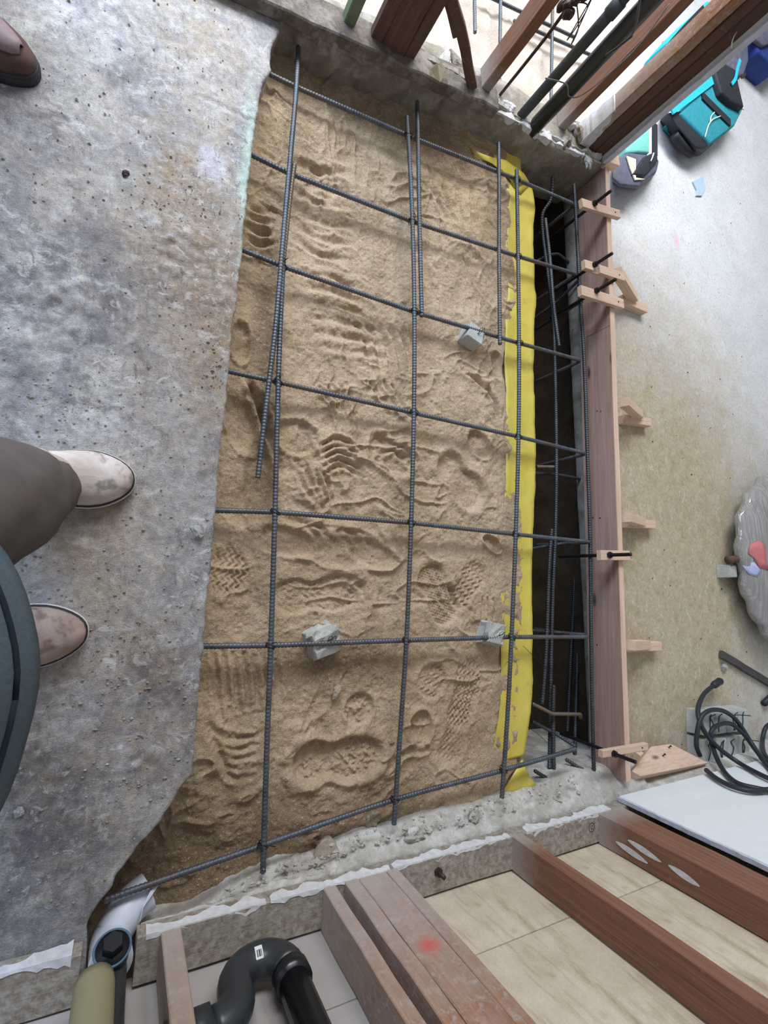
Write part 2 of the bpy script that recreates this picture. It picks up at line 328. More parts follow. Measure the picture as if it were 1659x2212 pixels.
M['pvc'] = plain('white_plastic_sleeve', srgb(208, 212, 222), .45, .06, 12, spec=.4)
M['olive'] = plain('olive_tan_plastic', srgb(150, 144, 112), .5, .08, 10)
M['blue_ring'] = plain('blue_grey_primer_ring', srgb(84, 112, 134), .5, .1, 40)
M['paper'] = plain('white_paper', srgb(226, 228, 232), .8, .04, 30)
M['ink'] = plain('black_print', srgb(30, 30, 32), .8, .04, 30)
M['teal'] = plain('teal_canvas', srgb(46, 138, 150), .85, .16, 60, bs=.4)
M['cyan'] = plain('cyan_canvas', srgb(46, 184, 214), .8, .08, 60, bs=.3)
M['mint'] = plain('mint_canvas', srgb(120, 192, 182), .85, .1, 50, bs=.3)
M['black'] = plain('black_nylon', srgb(40, 41, 46), .6, .3, 60, bs=.4)
M['slate'] = plain('slate_grey_nylon', srgb(92, 92, 108), .6, .3, 22, bs=.4)
M['cream'] = plain('cream_piping', srgb(216, 208, 178), .8, .1, 40)
M['orange'] = plain('orange_cord_jacket', srgb(236, 120, 64), .6, .08, 40)
M['navy'] = plain('navy_nylon', srgb(36, 60, 128), .6, .2, 30)
M['rubber'] = plain('black_rubber_cable', srgb(40, 44, 50), .5, .15, 60, spec=.4)
M['rubber_dusty'] = plain('dust_greyed_cable', srgb(120, 120, 118), .7, .2, 60)
M['white_cord'] = plain('white_cotton_cord', srgb(226, 222, 210), .8, .08, 90)
M['stick'] = wood('dark_weathered_stick', srgb(96, 88, 86), srgb(58, 54, 56), 2, None, 0, False)
M['stone'] = plain('brown_grey_stone', srgb(156, 142, 124), .9, .2, 50, bs=.6)
M['grey_stone'] = plain('grey_concrete_chip', srgb(164, 164, 160), .9, .2, 60, bs=.6)
M['shirt'] = plain('slate_blue_knit_shirt', srgb(78, 91, 100), .9, .1, 260, bs=.3)
M['seam'] = plain('dark_shirt_seam', srgb(26, 36, 46), .9, .1, 100)
M['trouser'] = plain('dark_brown_cotton', srgb(92, 84, 82), .9, .14, 34, bs=.35)
M['skin'] = plain('skin', srgb(200, 152, 126), .55, .06, 30)
M['hair'] = plain('dark_brown_hair', srgb(52, 40, 34), .6, .2, 90)
def shoe_mat(name, a, b, stain):
    t = NT(name); v = t.mapping(); n = t.noise(v, 16, 7, .7, .5); n2 = t.noise(t.mapping(loc=(1.7, .3, 0)), 22, 5, .6)
    col = t.ramp(n, [(.3, a), (.68, b)]); col = t.mix(t.ramp(n2, [(.56, 0.), (.66, .7)]), col, stain); return t.done(col, .85, n, .3, .003)
M['suede'] = shoe_mat('dusty_pale_suede', srgb(176, 158, 146), srgb(216, 206, 202), srgb(112, 104, 102))
M['suede2'] = shoe_mat('dusty_brown_suede', srgb(140, 118, 106), srgb(184, 164, 152), srgb(104, 84, 74))
M['leather'] = shoe_mat('dark_brown_leather', srgb(76, 58, 54), srgb(98, 76, 70), srgb(56, 42, 40))
M['leather_vamp'] = plain('mauve_brown_leather', srgb(140, 120, 124), .6, .1, 30)
M['welt'] = plain('dark_shoe_welt', srgb(52, 50, 54), .7, .2, 60)
M['sole_white'] = plain('pale_dusty_sole', srgb(206, 200, 194), .8, .1, 40)
def bagplastic():
    t = NT('clear_wrapped_grey_bag'); v = t.mapping(); n = t.noise(v, 9, 6, .6, .5); n2 = t.noise(t.mapping((30, 2.5, 20)), 2.2, 5, .6, 1.0)
    col = t.ramp(n, [(.3, srgb(150, 146, 144)), (.7, srgb(178, 174, 170))]); t.b.inputs['Coat Weight'].default_value = 1.; t.b.inputs['Coat Roughness'].default_value = .08
    return t.done(col, .35, n2, .9, .02, 0, .5)
M['bag'] = bagplastic()
M['pink'] = plain('pink_red_paper', srgb(206, 120, 122), .7, .12, 30)
M['paleblue'] = plain('pale_blue_paper', srgb(168, 190, 210), .8, .06, 30)
M['purple_paper'] = plain('lavender_paper', srgb(176, 180, 214), .8, .06, 30)
# ------------------------------------------------------------------ setting: slab, sand, footings
ZS, ZR = -.095, -.14                                # sand level, right-hand floor level
edge_px = [(612, 28), (606, 48), (604, 62), (590, 90), (583, 130), (585, 150), (568, 182), (558, 225), (547, 300), (543, 340), (530, 440), (522, 545), (511, 640), (500, 740), (494, 803), (486, 880), (474, 980), (465, 1103), (455, 1220), (444, 1330), (438, 1400), (430, 1480), (421, 1590), (415, 1672), (392, 1700), (370, 1735), (344, 1775), (300, 1826), (250, 1890), (243, 1915), (222, 1938), (210, 1955), (192, 1985), (188, 2008), (190, 2030)]
ep = np.array([list(at(*p, 0)) for p in edge_px]); o_ = np.argsort(ep[:, 1]); ey, ex = ep[o_, 1], ep[o_, 0]
edgeX = lambda y: np.interp(y, ey, ex)
YB = ey[0]                                         # front (bottom) end of the slab edge at the plate
def build_left_floor():
    ys = np.concatenate([np.arange(-1.0, YB, .03), np.arange(YB, ey[-1], .0055), np.arange(ey[-1], 2.3, .03)])
    nx = 190; s = np.linspace(0, 1, nx)**.75
    X = np.zeros((len(ys), nx)); Y = np.repeat(ys[:, None], nx, 1); xl = -1.15
    xr = np.where(ys < ey[-1], edgeX(ys), .33) + .004*fbm(ys*40, ys*0+3, 4) + .006*np.clip(ys-1.2, 0, .3)/.3*fbm(ys*22, ys*0+8, 4)
    X = xl + (xr - xl)[:, None]*s[None]
    Z = .0022*fbm(X*14, Y*14, 5) + .0012*fbm(X*60, Y*60, 3)
    crust = sstep(.05, .5, fbm(X*6+4, Y*6, 4)); Z += crust*.003*np.abs(fbm(X*38, Y*38, 4))
    for (px, py, rx, ry, h) in ((380, 520, .07, .05, .006), (430, 600, .1, .06, .007), (120, 700, .12, .14, .006), (60, 560, .08, .1, .005), (290, 1640, .05, .03, .007), (420, 1150, .03, .02, .008), (180, 1150, .08, .05, .004)):
        c = at(px, py, 0); m = np.exp(-(((X-c.x)/rx)**2 + ((Y-c.y)/ry)**2)); Z += 1.6*m*h*(.3 + 1.6*np.abs(fbm(X*30, Y*22+5, 4)))
    # one old saw joint across the slab
    a, b = at(428, 206, 0), at(552, 264, 0); d = (b-a).normalized(); t_ = (X-a.x)*d.x+(Y-a.y)*d.y; q = np.abs(-(X-a.x)*d.y+(Y-a.y)*d.x)
    Z -= .004*np.exp(-(q/.0035)**2)*(t_ > 0)*(t_ < (b-a).length)
    Z[:, -1] -= .002
    k = np.arange(1, 5); zs = -.028*k                      # broken front face of the cut
    Xs = np.repeat(X[:, -1:], 4, 1) - .004 + .006*fbm(Y[:, -1:]*50, k[None]*1.7, 3); Ys = np.repeat(Y[:, -1:], 4, 1); Zs = np.repeat(zs[None], len(ys), 0)
    me = grid_mesh('floor', np.c_[X, Xs], np.c_[Y, Ys], np.c_[Z, Zs])
    return link('floor', me, M['floor_l'], None, None, True)
fl = build_left_floor(); tag(fl, 'dusty grey concrete slab cut away along the sand pit, people standing on it', None, None, 'structure')
# sand bed -----------------------------------------------------------------
yel_right = [(1128, 376), (1150, 405), (1157, 450), (1152, 530), (1155, 590), (1160, 640), (1155, 700), (1153, 800), (1157, 860), (1158, 950), (1158, 1050), (1152, 1150), (1150, 1280), (1152, 1380), (1153, 1440), (1150, 1520), (1141, 1600), (1132, 1655), (1134, 1690)]
yr = np.array([list(at(*p, ZS)) for p in yel_right]); o_ = np.argsort(yr[:, 1]); yry, yrx = yr[o_, 1], yr[o_, 0]
sheetX = lambda y: np.interp(y, yry, yrx)
yel_left = [(1100, 372), (1112, 420), (1110, 470), (1112, 540), (1124, 600), (1126, 640), (1108, 700), (1090, 760), (1086, 810), (1096, 850), (1112, 930), (1132, 1000), (1139, 1100), (1142, 1200), (1138, 1285), (1133, 1380), (1130, 1440), (1128, 1520), (1122, 1600), (1116, 1655), (1088, 1705)]
yl = np.array([list(at(*p, ZS)) for p in yel_left]); o_ = np.argsort(yl[:, 1]); yly, ylx = yl[o_, 1], yl[o_, 0]
sandX = lambda y: np.interp(y, yly, ylx)
bot_px = [(190, 2040), (295, 1998), (405, 1966), (456, 1937), (498, 1907), (565, 1872), (600, 1855), (669, 1845), (737, 1805), (788, 1788), (850, 1775), (907, 1756), (1016, 1731), (1070, 1717), (1160, 1692), (1240, 1664), (1300, 1652)]
bp = np.array([list(at(*p, ZS)) for p in bot_px]); botY = lambda x: np.interp(x, bp[:, 0], bp[:, 1])
def prints(X, Y):
    Z = np.zeros_like(X)
    XF, YF = X, Y
    def local(X, Y, px, py, ang):
        c = at(px, py, ZS); a = math.radians(ang); dx, dy = X-c.x, Y-c.y
        return dx*math.cos(a)+dy*math.sin(a), -dx*math.sin(a)+dy*math.cos(a)
    def dent(px, py, L, Wd, ang, depth, tread=None, kind='boot', rim=.35, soft=.12, amp=.0022):
        c0 = at(px, py, ZS); w0 = L*.85+.02; j0, j1 = np.searchsorted(XF[0], [c0.x-w0, c0.x+w0]); i0, i1 = np.searchsorted(YF[:, 0], [c0.y-w0, c0.y+w0])
        if j1 <= j0 or i1 <= i0: return
        X, Y = XF[i0:i1, j0:j1], YF[i0:i1, j0:j1]
        u, v = local(X, Y, px, py, ang); u = u/(L/2); v = v/(Wd/2)
        if kind == 'boot':
            wv = 1 - .28*np.exp(-((u+.18)/.28)**2); r = (np.abs(u)**3.2 + (np.abs(v)/wv)**2.4)**(1/2.6)
        else: r = np.sqrt(u*u + v*v)
        nonlocal_r = r + .07*fbm(X*30+px, Y*30, 3)
        ins = 1 - sstep(1-soft, 1+soft, nonlocal_r); rm = np.exp(-((nonlocal_r-1.2)/.17)**2)
        z = -depth*ins + rim*depth*rm*(.6+.6*vnoise(X*28+px, Y*28))
        if tread:
            amp *= {'lug': .62, 'wave': .75, 'check': .9}[tread]; U, V = u*L/2, v*Wd/2
            if tread == 'wave': tr = np.sin(2*np.pi*(V/.0165 + .33*np.abs(((U/.024) % 1)*4-2)-.33))
            elif tread == 'lug': tr = (np.sin(2*np.pi*U/.022 + 2.2*np.sin(2*np.pi*V/.034)) > .45)*(np.sin(2*np.pi*V/.017 + 1.5*np.sin(2*np.pi*U/.044)) > -.1)*2. - .6
            elif tread == 'check': tr = np.sin(2*np.pi*U/.011)*np.sin(2*np.pi*V/.011)*1.4
            z = z + amp*ins*np.clip(tr*1.3, -1, 1)*(.35+.9*vnoise(X*14+px, Y*14))
        Z[i0:i1, j0:j1] += z
    D = [dent(730, 1640, .245, .112, -4, .0135, 'lug', 'boot', .5, .07), dent(693, 1283, .255, .1, 4, .006, 'lug', 'boot', .3, .08),
         dent(492, 1235, .115, .1, 80, .004, 'wave', 'o', .2, .25, .0035), dent(948, 1283, .19, .115, -62, .0065, 'check', 'boot', .4, .08),
         dent(1010, 1262, .16, .09, 50, .004, 'wave', 'boot', .3, .12, .003), dent(931, 1470, .1, .095, 60, .006, 'wave', 'o', .4, .1, .003),
         dent(1005, 1500, .2, .11, 75, .004, 'wave', 'boot', .25, .15, .0034), dent(905, 1570, .075, .088, 0, .010, None, 'o', .5, .1),
         dent(775, 1530, .082, .08, 0, .006, 'lug', 'o', .5, .1), dent(990, 1560, .24, .1, 70, .004, 'wave', 'boot', .3, .15, .002),
         dent(995, 1040, .2, .115, -45, .0105, None, 'boot', .55, .09), dent(740, 1065, .2, .11, 78, .0065, None, 'boot', .35, .12),
         dent(845, 985, .15, .095, -25, .008, None, 'boot', .5, .1), dent(1035, 960, .1, .07, -40, .009, None, 'o', .5, .12),
         dent(990, 410, .2, .12, 60, .003, 'check', 'boot', .3, .2, .0012), dent(800, 1195, .14, .07, -20, .006, None, 'o', .5, .15),
         dent(560, 1045, .2, .07, 90, .012, None, 'o', .3, .3), dent(1040, 600, .2, .1, -50, .008, None, 'o', .5, .25), dent(520, 740, .1, .05, 90, .011, None, 'o', .4, .3),
         dent(690, 1630, .1, .1, 0, .003, None, 'o', .2, .2), dent(1075, 790, .06, .09, 10, .012, None, 'o', .5, .2), dent(1060, 1175, .07, .04, -35, .01, None, 'o', .6, .2), dent(520, 920, .07, .14, 20, .01, None, 'o', .3, .3),
         dent(640, 945, .11, .09, 0, .008, None, 'o', .5, .15), dent(800, 300, .3, .22, 20, .004, None, 'o', .2, .4), dent(700, 400, .2, .1, -10, .006, None, 'o', .4, .3), dent(620, 1170, .18, .07, -10, .006, None, 'o', .4, .3)]
    # finger drags, scrapes and boot scuffs: grooves with soft banks
    def groove(pts, w, d):
        P = [at(*p, ZS) for p in pts]; P = smooth_path(P, 6); A = np.array([[p.x, p.y] for p in P])
        x0, x1, y0, y1 = A[:, 0].min()-.06, A[:, 0].max()+.06, A[:, 1].min()-.06, A[:, 1].max()+.06
        sel = np.where((X > x0) & (X < x1) & (Y > y0) & (Y < y1)); xs, ys = X[sel], Y[sel]
        if not len(xs): return
        best = np.full(xs.shape, 9.); bt = np.zeros(xs.shape)
        for i in range(len(A)-1):
            e = A[i+1]-A[i]; t = np.clip(((xs-A[i, 0])*e[0]+(ys-A[i, 1])*e[1])/(e@e+1e-9), 0, 1)
            q = np.hypot(xs-A[i, 0]-t*e[0], ys-A[i, 1]-t*e[1]); k = q < best; best[k] = q[k]; bt[k] = ((i+t)/(len(A)-1))[k]
        fade = np.sin(np.pi*np.clip(bt, .04, .96))**.5*(.6+.8*vnoise(xs*30, ys*30)); best = best*(1+.5*fbm(xs*25, ys*25, 2))
        Z[sel] += fade*(-d*np.exp(-(best/w)**2) + .55*d*np.exp(-((best-1.9*w)/(w*.9))**2))
    G = []
    for k in range(5): G.append(([(690+14*k, 838-2*k), (715+12*k, 880), (735+9*k, 935+4*k)], .005, .006))
    for k in range(4): G.append(([(795+17*k, 822+4*k), (812+17*k, 850+7*k), (845+18*k, 885+8*k)], .006, .009))
    for k in range(5): G.append(([(690+2*k, 965+15*k), (725+2*k, 950+14*k), (765+2*k, 965+15*k)], .0055, .008))
    for k in range(3): G.append(([(820+22*k, 985+2*k), (850+20*k, 975+6*k), (890+10*k, 1010+8*k)], .006, .007))
    for k in range(7): G.append(([(462+22*k, 1405+4*k), (468+22*k, 1470), (478+20*k, 1555-8*k)], .0065, .006))
    for k in range(6): G.append(([(650+8*k, 590+32*k), (720+8*k, 600+32*k), (800+6*k, 640+26*k)], .009, .005))
    for k in range(5): G.append(([(760+25*k, 690+2*k), (790+22*k, 730+4*k), (800+22*k, 800)], .007, .005))
    for k in range(6): G.append(([(640, 345+34*k), (690, 368+36*k), (760, 375+38*k)], .009, .0055))
    for k in range(4): G.append(([(930+30*k, 370+12*k), (935+28*k, 420+12*k), (960+22*k, 470+10*k)], .008, .006))
    for k in range(4): G.append(([(930+18*k, 1240+3*k), (955+14*k, 1300), (1000+8*k, 1340-5*k)], .007, .005))
    for k in range(3): G.append(([(1040+12*k, 1290+2*k), (1042+12*k, 1310), (1040+13*k, 1335)], .004, .006))
    for k in range(5): G.append(([(440+7*k, 1560+16*k), (500, 1600+20*k), (545, 1590+22*k)], .008, .006))
    for k in range(4): G.append(([(530+6*k, 800+10*k), (560+4*k, 880+12*k), (605, 980+14*k)], .009, .007))
    for k in range(4): G.append(([(535, 450+22*k), (560, 460+22*k), (590, 455+22*k)], .008, .007))
    for k in range(4): G.append(([(640+20*k, 1000+10*k), (655+18*k, 1050), (690+10*k, 1095)], .007, .006))
    for k in range(4): G.append(([(1000+18*k, 800+6*k), (1040+8*k, 830+8*k), (1075, 870+12*k)], .008, .007))
    for k in range(5): G.append(([(620+30*k, 1120+6*k), (660+30*k, 1135+5*k), (690+30*k, 1165+4*k)], .008, .005))
    for p, w, d in G: groove(p, w, d)
    return Z
def build_sand():
    st = .0026; xs = np.arange(-.05, 1.42, st); ys = np.arange(-.78, 1.62, st); X, Y = np.meshgrid(xs, ys)
    Z = ZS + .009*fbm(X*3, Y*3, 3) + .008*fbm(X*11, Y*11, 4) + .0036*fbm(X*45, Y*45, 4)
    wx, wy = X+.06*fbm(X*5, Y*5+9, 3), Y+.06*fbm(X*5+4, Y*5, 3)
    rid = 1-np.abs(fbm(wx*8, wy*19, 2))*2; msk = sstep(-.15, .4, fbm(X*4+2, Y*4+7, 2)); Z += .010*np.clip(rid, 0, 1)**3*msk
    rid2 = 1-np.abs(fbm(wx*22+5, wy*9, 2))*2; Z += .008*np.clip(rid2, 0, 1)**3*sstep(0, .4, fbm(X*4+9, Y*4+1, 2))
    Z += 1.35*prints(X, Y)
    gr = rng.rand(*X.shape); Z += .0026*(vnoise(X*150, Y*150)-.5) + .0022*(gr > .98)
    ed = X - edgeX(np.clip(Y, YB, 1.5)); Z += .012*np.exp(-(np.clip(ed, 0, 1)/.05)**2)*vnoise(X*9, Y*9) - .01*np.exp(-((ed-.10)/.05)**2)*(Y < 1.0)
    tri = sstep(-.45, -.66, Y)*sstep(.5, .1, X); Z -= .03*tri
    # thin over the yellow sheet
    sx = sandX(Y)+.007*fbm(X*30, Y*30, 3); over = sstep(-.05, .004, X - sx); Z = Z*(1-over) + (ZS-.0035)*over
    Z -= over*.012*sstep(0, .01, X-sx)
    Z = np.where(X > sheetX(Y)-.004, ZS-.03, Z)
    xc, yc = (X[:-1, :-1]+X[1:, 1:])/2, (Y[:-1, :-1]+Y[1:, 1:])/2
    mk = (xc > edgeX(np.clip(yc, YB, 1.5))-.06) & (yc > botY(xc)-.05) & (yc < 1.60) & (xc < sheetX(np.clip(yc, yry[0], yry[-1]))-.002)
    return link('sand_bed', grid_mesh('sand_bed', X, Y, Z, mk), M['sand'], None, None, True), (X, Y, Z)
sand, SG = build_sand(); tag(sand, 'brown sand bed with boot prints and scrapes under the reinforcing grid', 'sand', None, 'stuff')
def sand_z(x, y):
    X, Y, Z = SG; j = int(round((x-X[0, 0])/.0026)); i = int(round((y-Y[0, 0])/.0026)); return float(Z[min(max(i, 0), Z.shape[0]-1), min(max(j, 0), Z.shape[1]-1)])
# yellow vapour barrier ------------------------------------------------------
def build_sheet():
    ys = np.arange(-.60, 1.58, .008); n = 16; rows = []
    X = np.zeros((len(ys), n)); Z = np.zeros_like(X); Y = np.repeat(ys[:, None], n, 1)
    xr = sheetX(ys) + .004*fbm(ys*18, ys*0, 3)
    for k in range(n):
        t = k/(n-1)
        if t < .75: X[:, k] = xr - .14*(1-t/.75); Z[:, k] = ZS - .0005 + .0035*fbm(X[:, k]*26, ys*14, 3)*(1-.2*t)
        else: s_ = (t-.75)/.25; X[:, k] = xr + .008*math.sin(s_*2.2); Z[:, k] = ZS - .14*s_**1.3 + .003*fbm(X[:, k]*26, ys*14, 3)
    me = grid_mesh('vapor_barrier', X, Y, Z); o = link('vapor_barrier', me, M['yellow'], None, None, True)
    md = o.modifiers.new('thick', 'SOLIDIFY'); md.thickness = .001
    tag(o, 'yellow plastic vapour barrier sheet hanging along the trench edge beside the sand', 'plastic sheet')
    # loose corner at the trench foot, and strip near the back curb
    def flap(pts, name, z):
        V = [at(px, py, z + dz) for px, py, dz in pts]; c = sum(V, Vector())/len(V)
        N = len(V); ring2 = [c + (v-c)*.5 + Vector((0, 0, .004*math.sin(i*2.1))) for i, v in enumerate(V)]
        F = [(i, (i+1) % N, N+(i+1) % N, N+i) for i in range(N)] + [tuple(range(N, 2*N))]
        q = link(name, mesh(name, list(V)+ring2, F), M['yellow'], o, None, True); md = q.modifiers.new('thick', 'SOLIDIFY'); md.thickness = .001; return q
    flap([(1128, 1640, .006), (1136, 1662, .012), (1146, 1680, .012), (1158, 1693, .016), (1150, 1704, .012), (1120, 1712, .01), (1082, 1716, .006), (1098, 1690, .006)], 'sheet_flap', ZS)
    flap([(1010, 316, .012), (1030, 328, .01), (1062, 340, .012), (1092, 346, .014), (1120, 366, .014), (1140, 392, .012), (1112, 400, .006), (1086, 372, .006), (1060, 352, .006), (1030, 340, .004)], 'sheet_flap', ZS)
    flap([(1146, 398, .004), (1132, 374, .006), (1118, 364, .008), (1100, 366, .008), (1104, 395, .003), (1125, 420, .002)], 'sheet_flap', ZS)
    return o
sheet = build_sheet()
# trench ---------------------------------------------------------------------
def build_trench():
    ys = np.arange(-.80, 1.75, .03)
    prof = [(1.10, -.135), (1.20, -.14), (1.20, -.30), (1.22, -.46), (1.35, -.50), (1.5, -.5), (1.66, -.47), (1.70, -.35), (1.70, -.24), (1.64, -.215)]
    X = np.zeros((len(ys), len(prof))); Z = X.copy(); Y = np.repeat(ys[:, None], len(prof), 1)
    for k, (x, z) in enumerate(prof):
        xx = (sheetX(ys)-(.12, .006, .006)[k] if k < 3 else np.full(len(ys), x)); X[:, k] = xx + (.02*fbm(ys*9, ys*0+k, 4) if k > 2 else 0); Z[:, k] = z + (.015*fbm(ys*11, ys*0+k+30, 3) if k > 1 else 0)
    o = link('floor', grid_mesh('floor', X, Y, Z), M['dirt'], None, None, True); tag(o, 'dark soil sides and bottom of the footing trench', None, None, 'structure')
    # old footing lip under the form board
    X2 = np.zeros((len(ys), 5)); Z2 = X2.copy(); pr = [(1.66, -.22), (1.622, -.222), (1.612, -.21), (1.608, -.142), (1.66, -.14)]
    for k, (x, z) in enumerate(pr): X2[:, k] = x + .006*fbm(ys*13, ys*0+k, 4) - .03*(ys-.3)*0; Z2[:, k] = z
    o = link('wall_footing', grid_mesh('wall_footing', X2, np.repeat(ys[:, None], 5, 1), Z2), M['footing'], None, None, True); tag(o, 'grey concrete footing lip below the form board', None, None, 'structure')
build_trench()
# right-hand floor -------------------------------------------------------------
xs = np.arange(1.63, 4.6, .05); ys = np.arange(-1.0, 4.6, .05); X, Y = np.meshgrid(xs, ys)
fr = link('floor', grid_mesh('floor', X, Y, ZR + .002*fbm(X*3, Y*3, 3)), M['floor_r'], None, None, True); tag(fr, 'lower sand-dusted concrete floor beyond the form board', None, None, 'structure')
# curbs --------------------------------------------------------------------------
PB0 = at(-60, 2092, 0); UB = Vector((math.cos(-.0478), math.sin(-.0478), 0)); NB = Vector((-UB.y, UB.x, 0))   # front stud wall: line and its normal to the pit
def wallB(x, back=0., z=0.):                                   # point on the front wall by world x
    p = Vector((-.16, -.684, 0)) + UB*((x+.16)/UB.x); return Vector((p.x, p.y, z)) - NB*back
def build_front_curb():
    xs = np.arange(.062, 3.3, .006); n = 18; X = np.repeat(xs[:, None], n, 1); Y = X*0; Z = X*0
    yp = np.array([wallB(x, -.004).y for x in xs]); y0 = botY(np.clip(xs, -.04, 1.63)); y0 = np.where(xs > 1.66, yp + .012, y0); yb = np.array([wallB(x, .10).y for x in xs])
    for k in range(n):
        t = k/(n-1)
        if t < .2: f = t/.2; Y[:, k] = y0 + .004; Z[:, k] = (-.5 if k == 0 else -.16 + f*.085)
        elif t < .75: f = (t-.2)/.55; Y[:, k] = y0 + (yp-y0)*f; Z[:, k] = -.075 + .073*(f**.65)
        else: f = (t-.75)/.25; Y[:, k] = yp + (yb-yp)*f; Z[:, k] = -.002
    t = np.linspace(0, 1, n)[None]; am = np.clip(1.4-np.abs(t-.45)*3, .0, 1)*np.where(xs[:, None] < 1.15, 1, .35)*np.where(xs[:, None] > 1.64, .4, 1)
    Z += am*(.017*fbm(X*26, Y*26+t*3, 4) + .012*(np.abs(fbm(X*55, Y*55, 3))-.2)); Y += am*.008*fbm(X*40+9, Z*40+t*9, 3)
    ledge = np.exp(-((X-.95)/.2)**2)*((t > .2) & (t < .5)); Z = Z*(1-.6*ledge) + (-.045)*.6*ledge
    o = link('wall_curb', grid_mesh('wall_curb', X, Y, Z), M['curb'], None, None, False); return tag(o, 'broken pale concrete curb under the front stud wall', None, None, 'structure')
build_front_curb()
curbT = np.array([list(at(*p, 0)) for p in [(600, 38), (640, 52), (690, 85), (740, 108), (800, 128), (850, 146), (900, 172), (960, 192), (1010, 224), (1060, 240), (1100, 262), (1160, 296), (1210, 322), (1260, 342), (1306, 362)]])
def build_back_curb():
    xs = np.arange(.24, curbT[-1, 0]+.001, .006); n = 20; X = np.repeat(xs[:, None], n, 1); Y = X*0; Z = X*0
    yf = np.interp(xs, curbT[:, 0], curbT[:, 1]) + .006*fbm(xs*28, xs*0+2, 3); yb = yf + .16
    for k in range(n):
        t = k/(n-1)
        if t < .45: f = t/.45; Y[:, k] = yf + .016*(1-f) - .012*math.sin(f*3.14); Z[:, k] = -.24*(1-f) - .004 if True else 0
        elif t < .8: f = (t-.45)/.35; Y[:, k] = yf + (yb-yf)*f; Z[:, k] = -.002
        else: f = (t-.8)/.2; Y[:, k] = yb + .01*f; Z[:, k] = -.002 - .16*f
    t = np.linspace(0, 1, n)[None]; face = np.clip(1.2-np.abs(t-.4)*3, 0, 1)
    rough = np.where(X < .85, 1.7, .8)
    Y += face*rough*.009*fbm(X*22, Z*30+4, 4); Z += np.clip(1-np.abs(t-.6)*4, 0, 1)*.008*fbm(X*30, Y*30, 4)
    # honeycombed hollows on the left stretch
    Y += face*(X < .85)*.012*sstep(.15, .45, fbm(X*34+3, Z*34, 2))
    # close the right-hand end
    X = np.r_[X, X[-1:]+.0]; Y = np.r_[Y, Y[-1:]*0+np.mean(Y[-1])]; Z = np.r_[Z, np.clip(Z[-1:], -.24, -.03)]
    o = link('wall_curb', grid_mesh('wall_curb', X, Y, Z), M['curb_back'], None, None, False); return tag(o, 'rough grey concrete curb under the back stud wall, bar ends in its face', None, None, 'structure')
build_back_curb()
# white plaster lumps left along the top of the back curb
def lump(name, c, sx, sy, sz, mat, parent=None, seed=0, sub=3, amp=.35, rz=0):
    bm = bmesh.new(); bmesh.ops.create_icosphere(bm, subdivisions=sub, radius=1)
    for v in bm.verts:
        p = v.co.copy(); k = 1 + amp*float(fbm(np.array([p.x*1.7+seed*3.1]), np.array([p.y*1.7+p.z*1.3+seed]), 3)[0]); v.co = Vector((p.x*sx*k, p.y*sy*k, p.z*sz*k))
    me = bpy.data.meshes.new(name); bm.to_mesh(me); bm.free()
    return link(name, me, mat, parent, Matrix.Translation(Vector(c)) @ Matrix.Rotation(rz, 4, 'Z'), amp < .3)
ce = board('ceiling', (-2.2, .1, 2.42), (4.4, .1, 2.42), 4.4, .03, (0, 0, 1), M['drywall']); tag(ce, 'unseen white ceiling over the room, added to block sky light', None, None, 'structure')  # out of view, put in to keep sky light off the interior
wl_ = board('wall_left', (-2.2, -1.2, 1.2), (-2.2, 1.0, 1.2), .03, 2.4, (0, 0, 1), M['drywall']); tag(wl_, 'unseen white wall behind the photographer, added to block sky light', None, None, 'structure')  # unseen wall, added to close off sky light from the left
# deep soil under everything
sub = board('floor', (-2.2, .8, -.56), (4.6, .8, -.56), 6, .02, (0, 0, 1), M['dirt']); tag(sub, 'dark soil below the pit and slabs', None, None, 'structure')
# next room beyond the back wall: its own sand bed
xs = np.arange(.42, 1.66, .012); ys = np.arange(1.68, 3.6, .012); X, Y = np.meshgrid(xs, ys)
Zf = -.10 + .01*fbm(X*4, Y*4, 3) + .008*np.clip(1-np.abs(fbm(X*9, Y*14, 2))*2, 0, 1)**3 + .002*fbm(X*40, Y*40, 3)
sf = link('sand_bed', grid_mesh('sand_bed', X, Y, Zf), M['sand_far'], None, None, True); tag(sf, 'pale sand in the next room beyond the back stud wall', 'sand', None, 'stuff')
# ------------------------------------------------------------------ front stud wall (bottom of the picture)
ZP = .038
wf = empty('wall_front', wallB(.6, .045), 'open timber stud wall with tan panels behind it, at the foot of the pit', None, None, 'structure')
def plateseg(x0, x1):
    board('bottom_plate', wallB(x0, .0425, ZP/2), wallB(x1, .0425, ZP/2), .085, ZP, (0, 0, 1), M['plate'], wf, .002, .0015)
plateseg(-1.0, -.035); plateseg(.055, 3.2)
HB = 2.3
def studB(px, py, w, mat, depth=.088, x=None, z0=ZP):
    """px,py: left front foot corner of the stud"""
    p = hit(px, py, wallB(0), NB) if x is None else wallB(x); s = p.x + w/2
    return board('stud', wallB(s, depth/2, z0), wallB(s, depth/2, HB), depth, w, UB, mat, wf, .002, .001)
def xB(px, py): return hit(px, py, wallB(0), NB).x
studB(348, 2008, .036, M['stud_dusty'])
studB(698, 1918, xB(727, 1914)-xB(698, 1918), M['stud_dusty'])
zm_ = hit(925, 2040, wallB(0), NB).z - ZP
M['stud_marked'] = wood('plaster_dusted_marked_stud', srgb(166, 122, 92), srgb(128, 92, 70), 1, srgb(176, 165, 158), .30, True, .7, .5, (zm_, 0, 0))
x1, x2, x3, x4 = xB(745, 1905), xB(774, 1896), xB(835, 1881), xB(860, 1876)
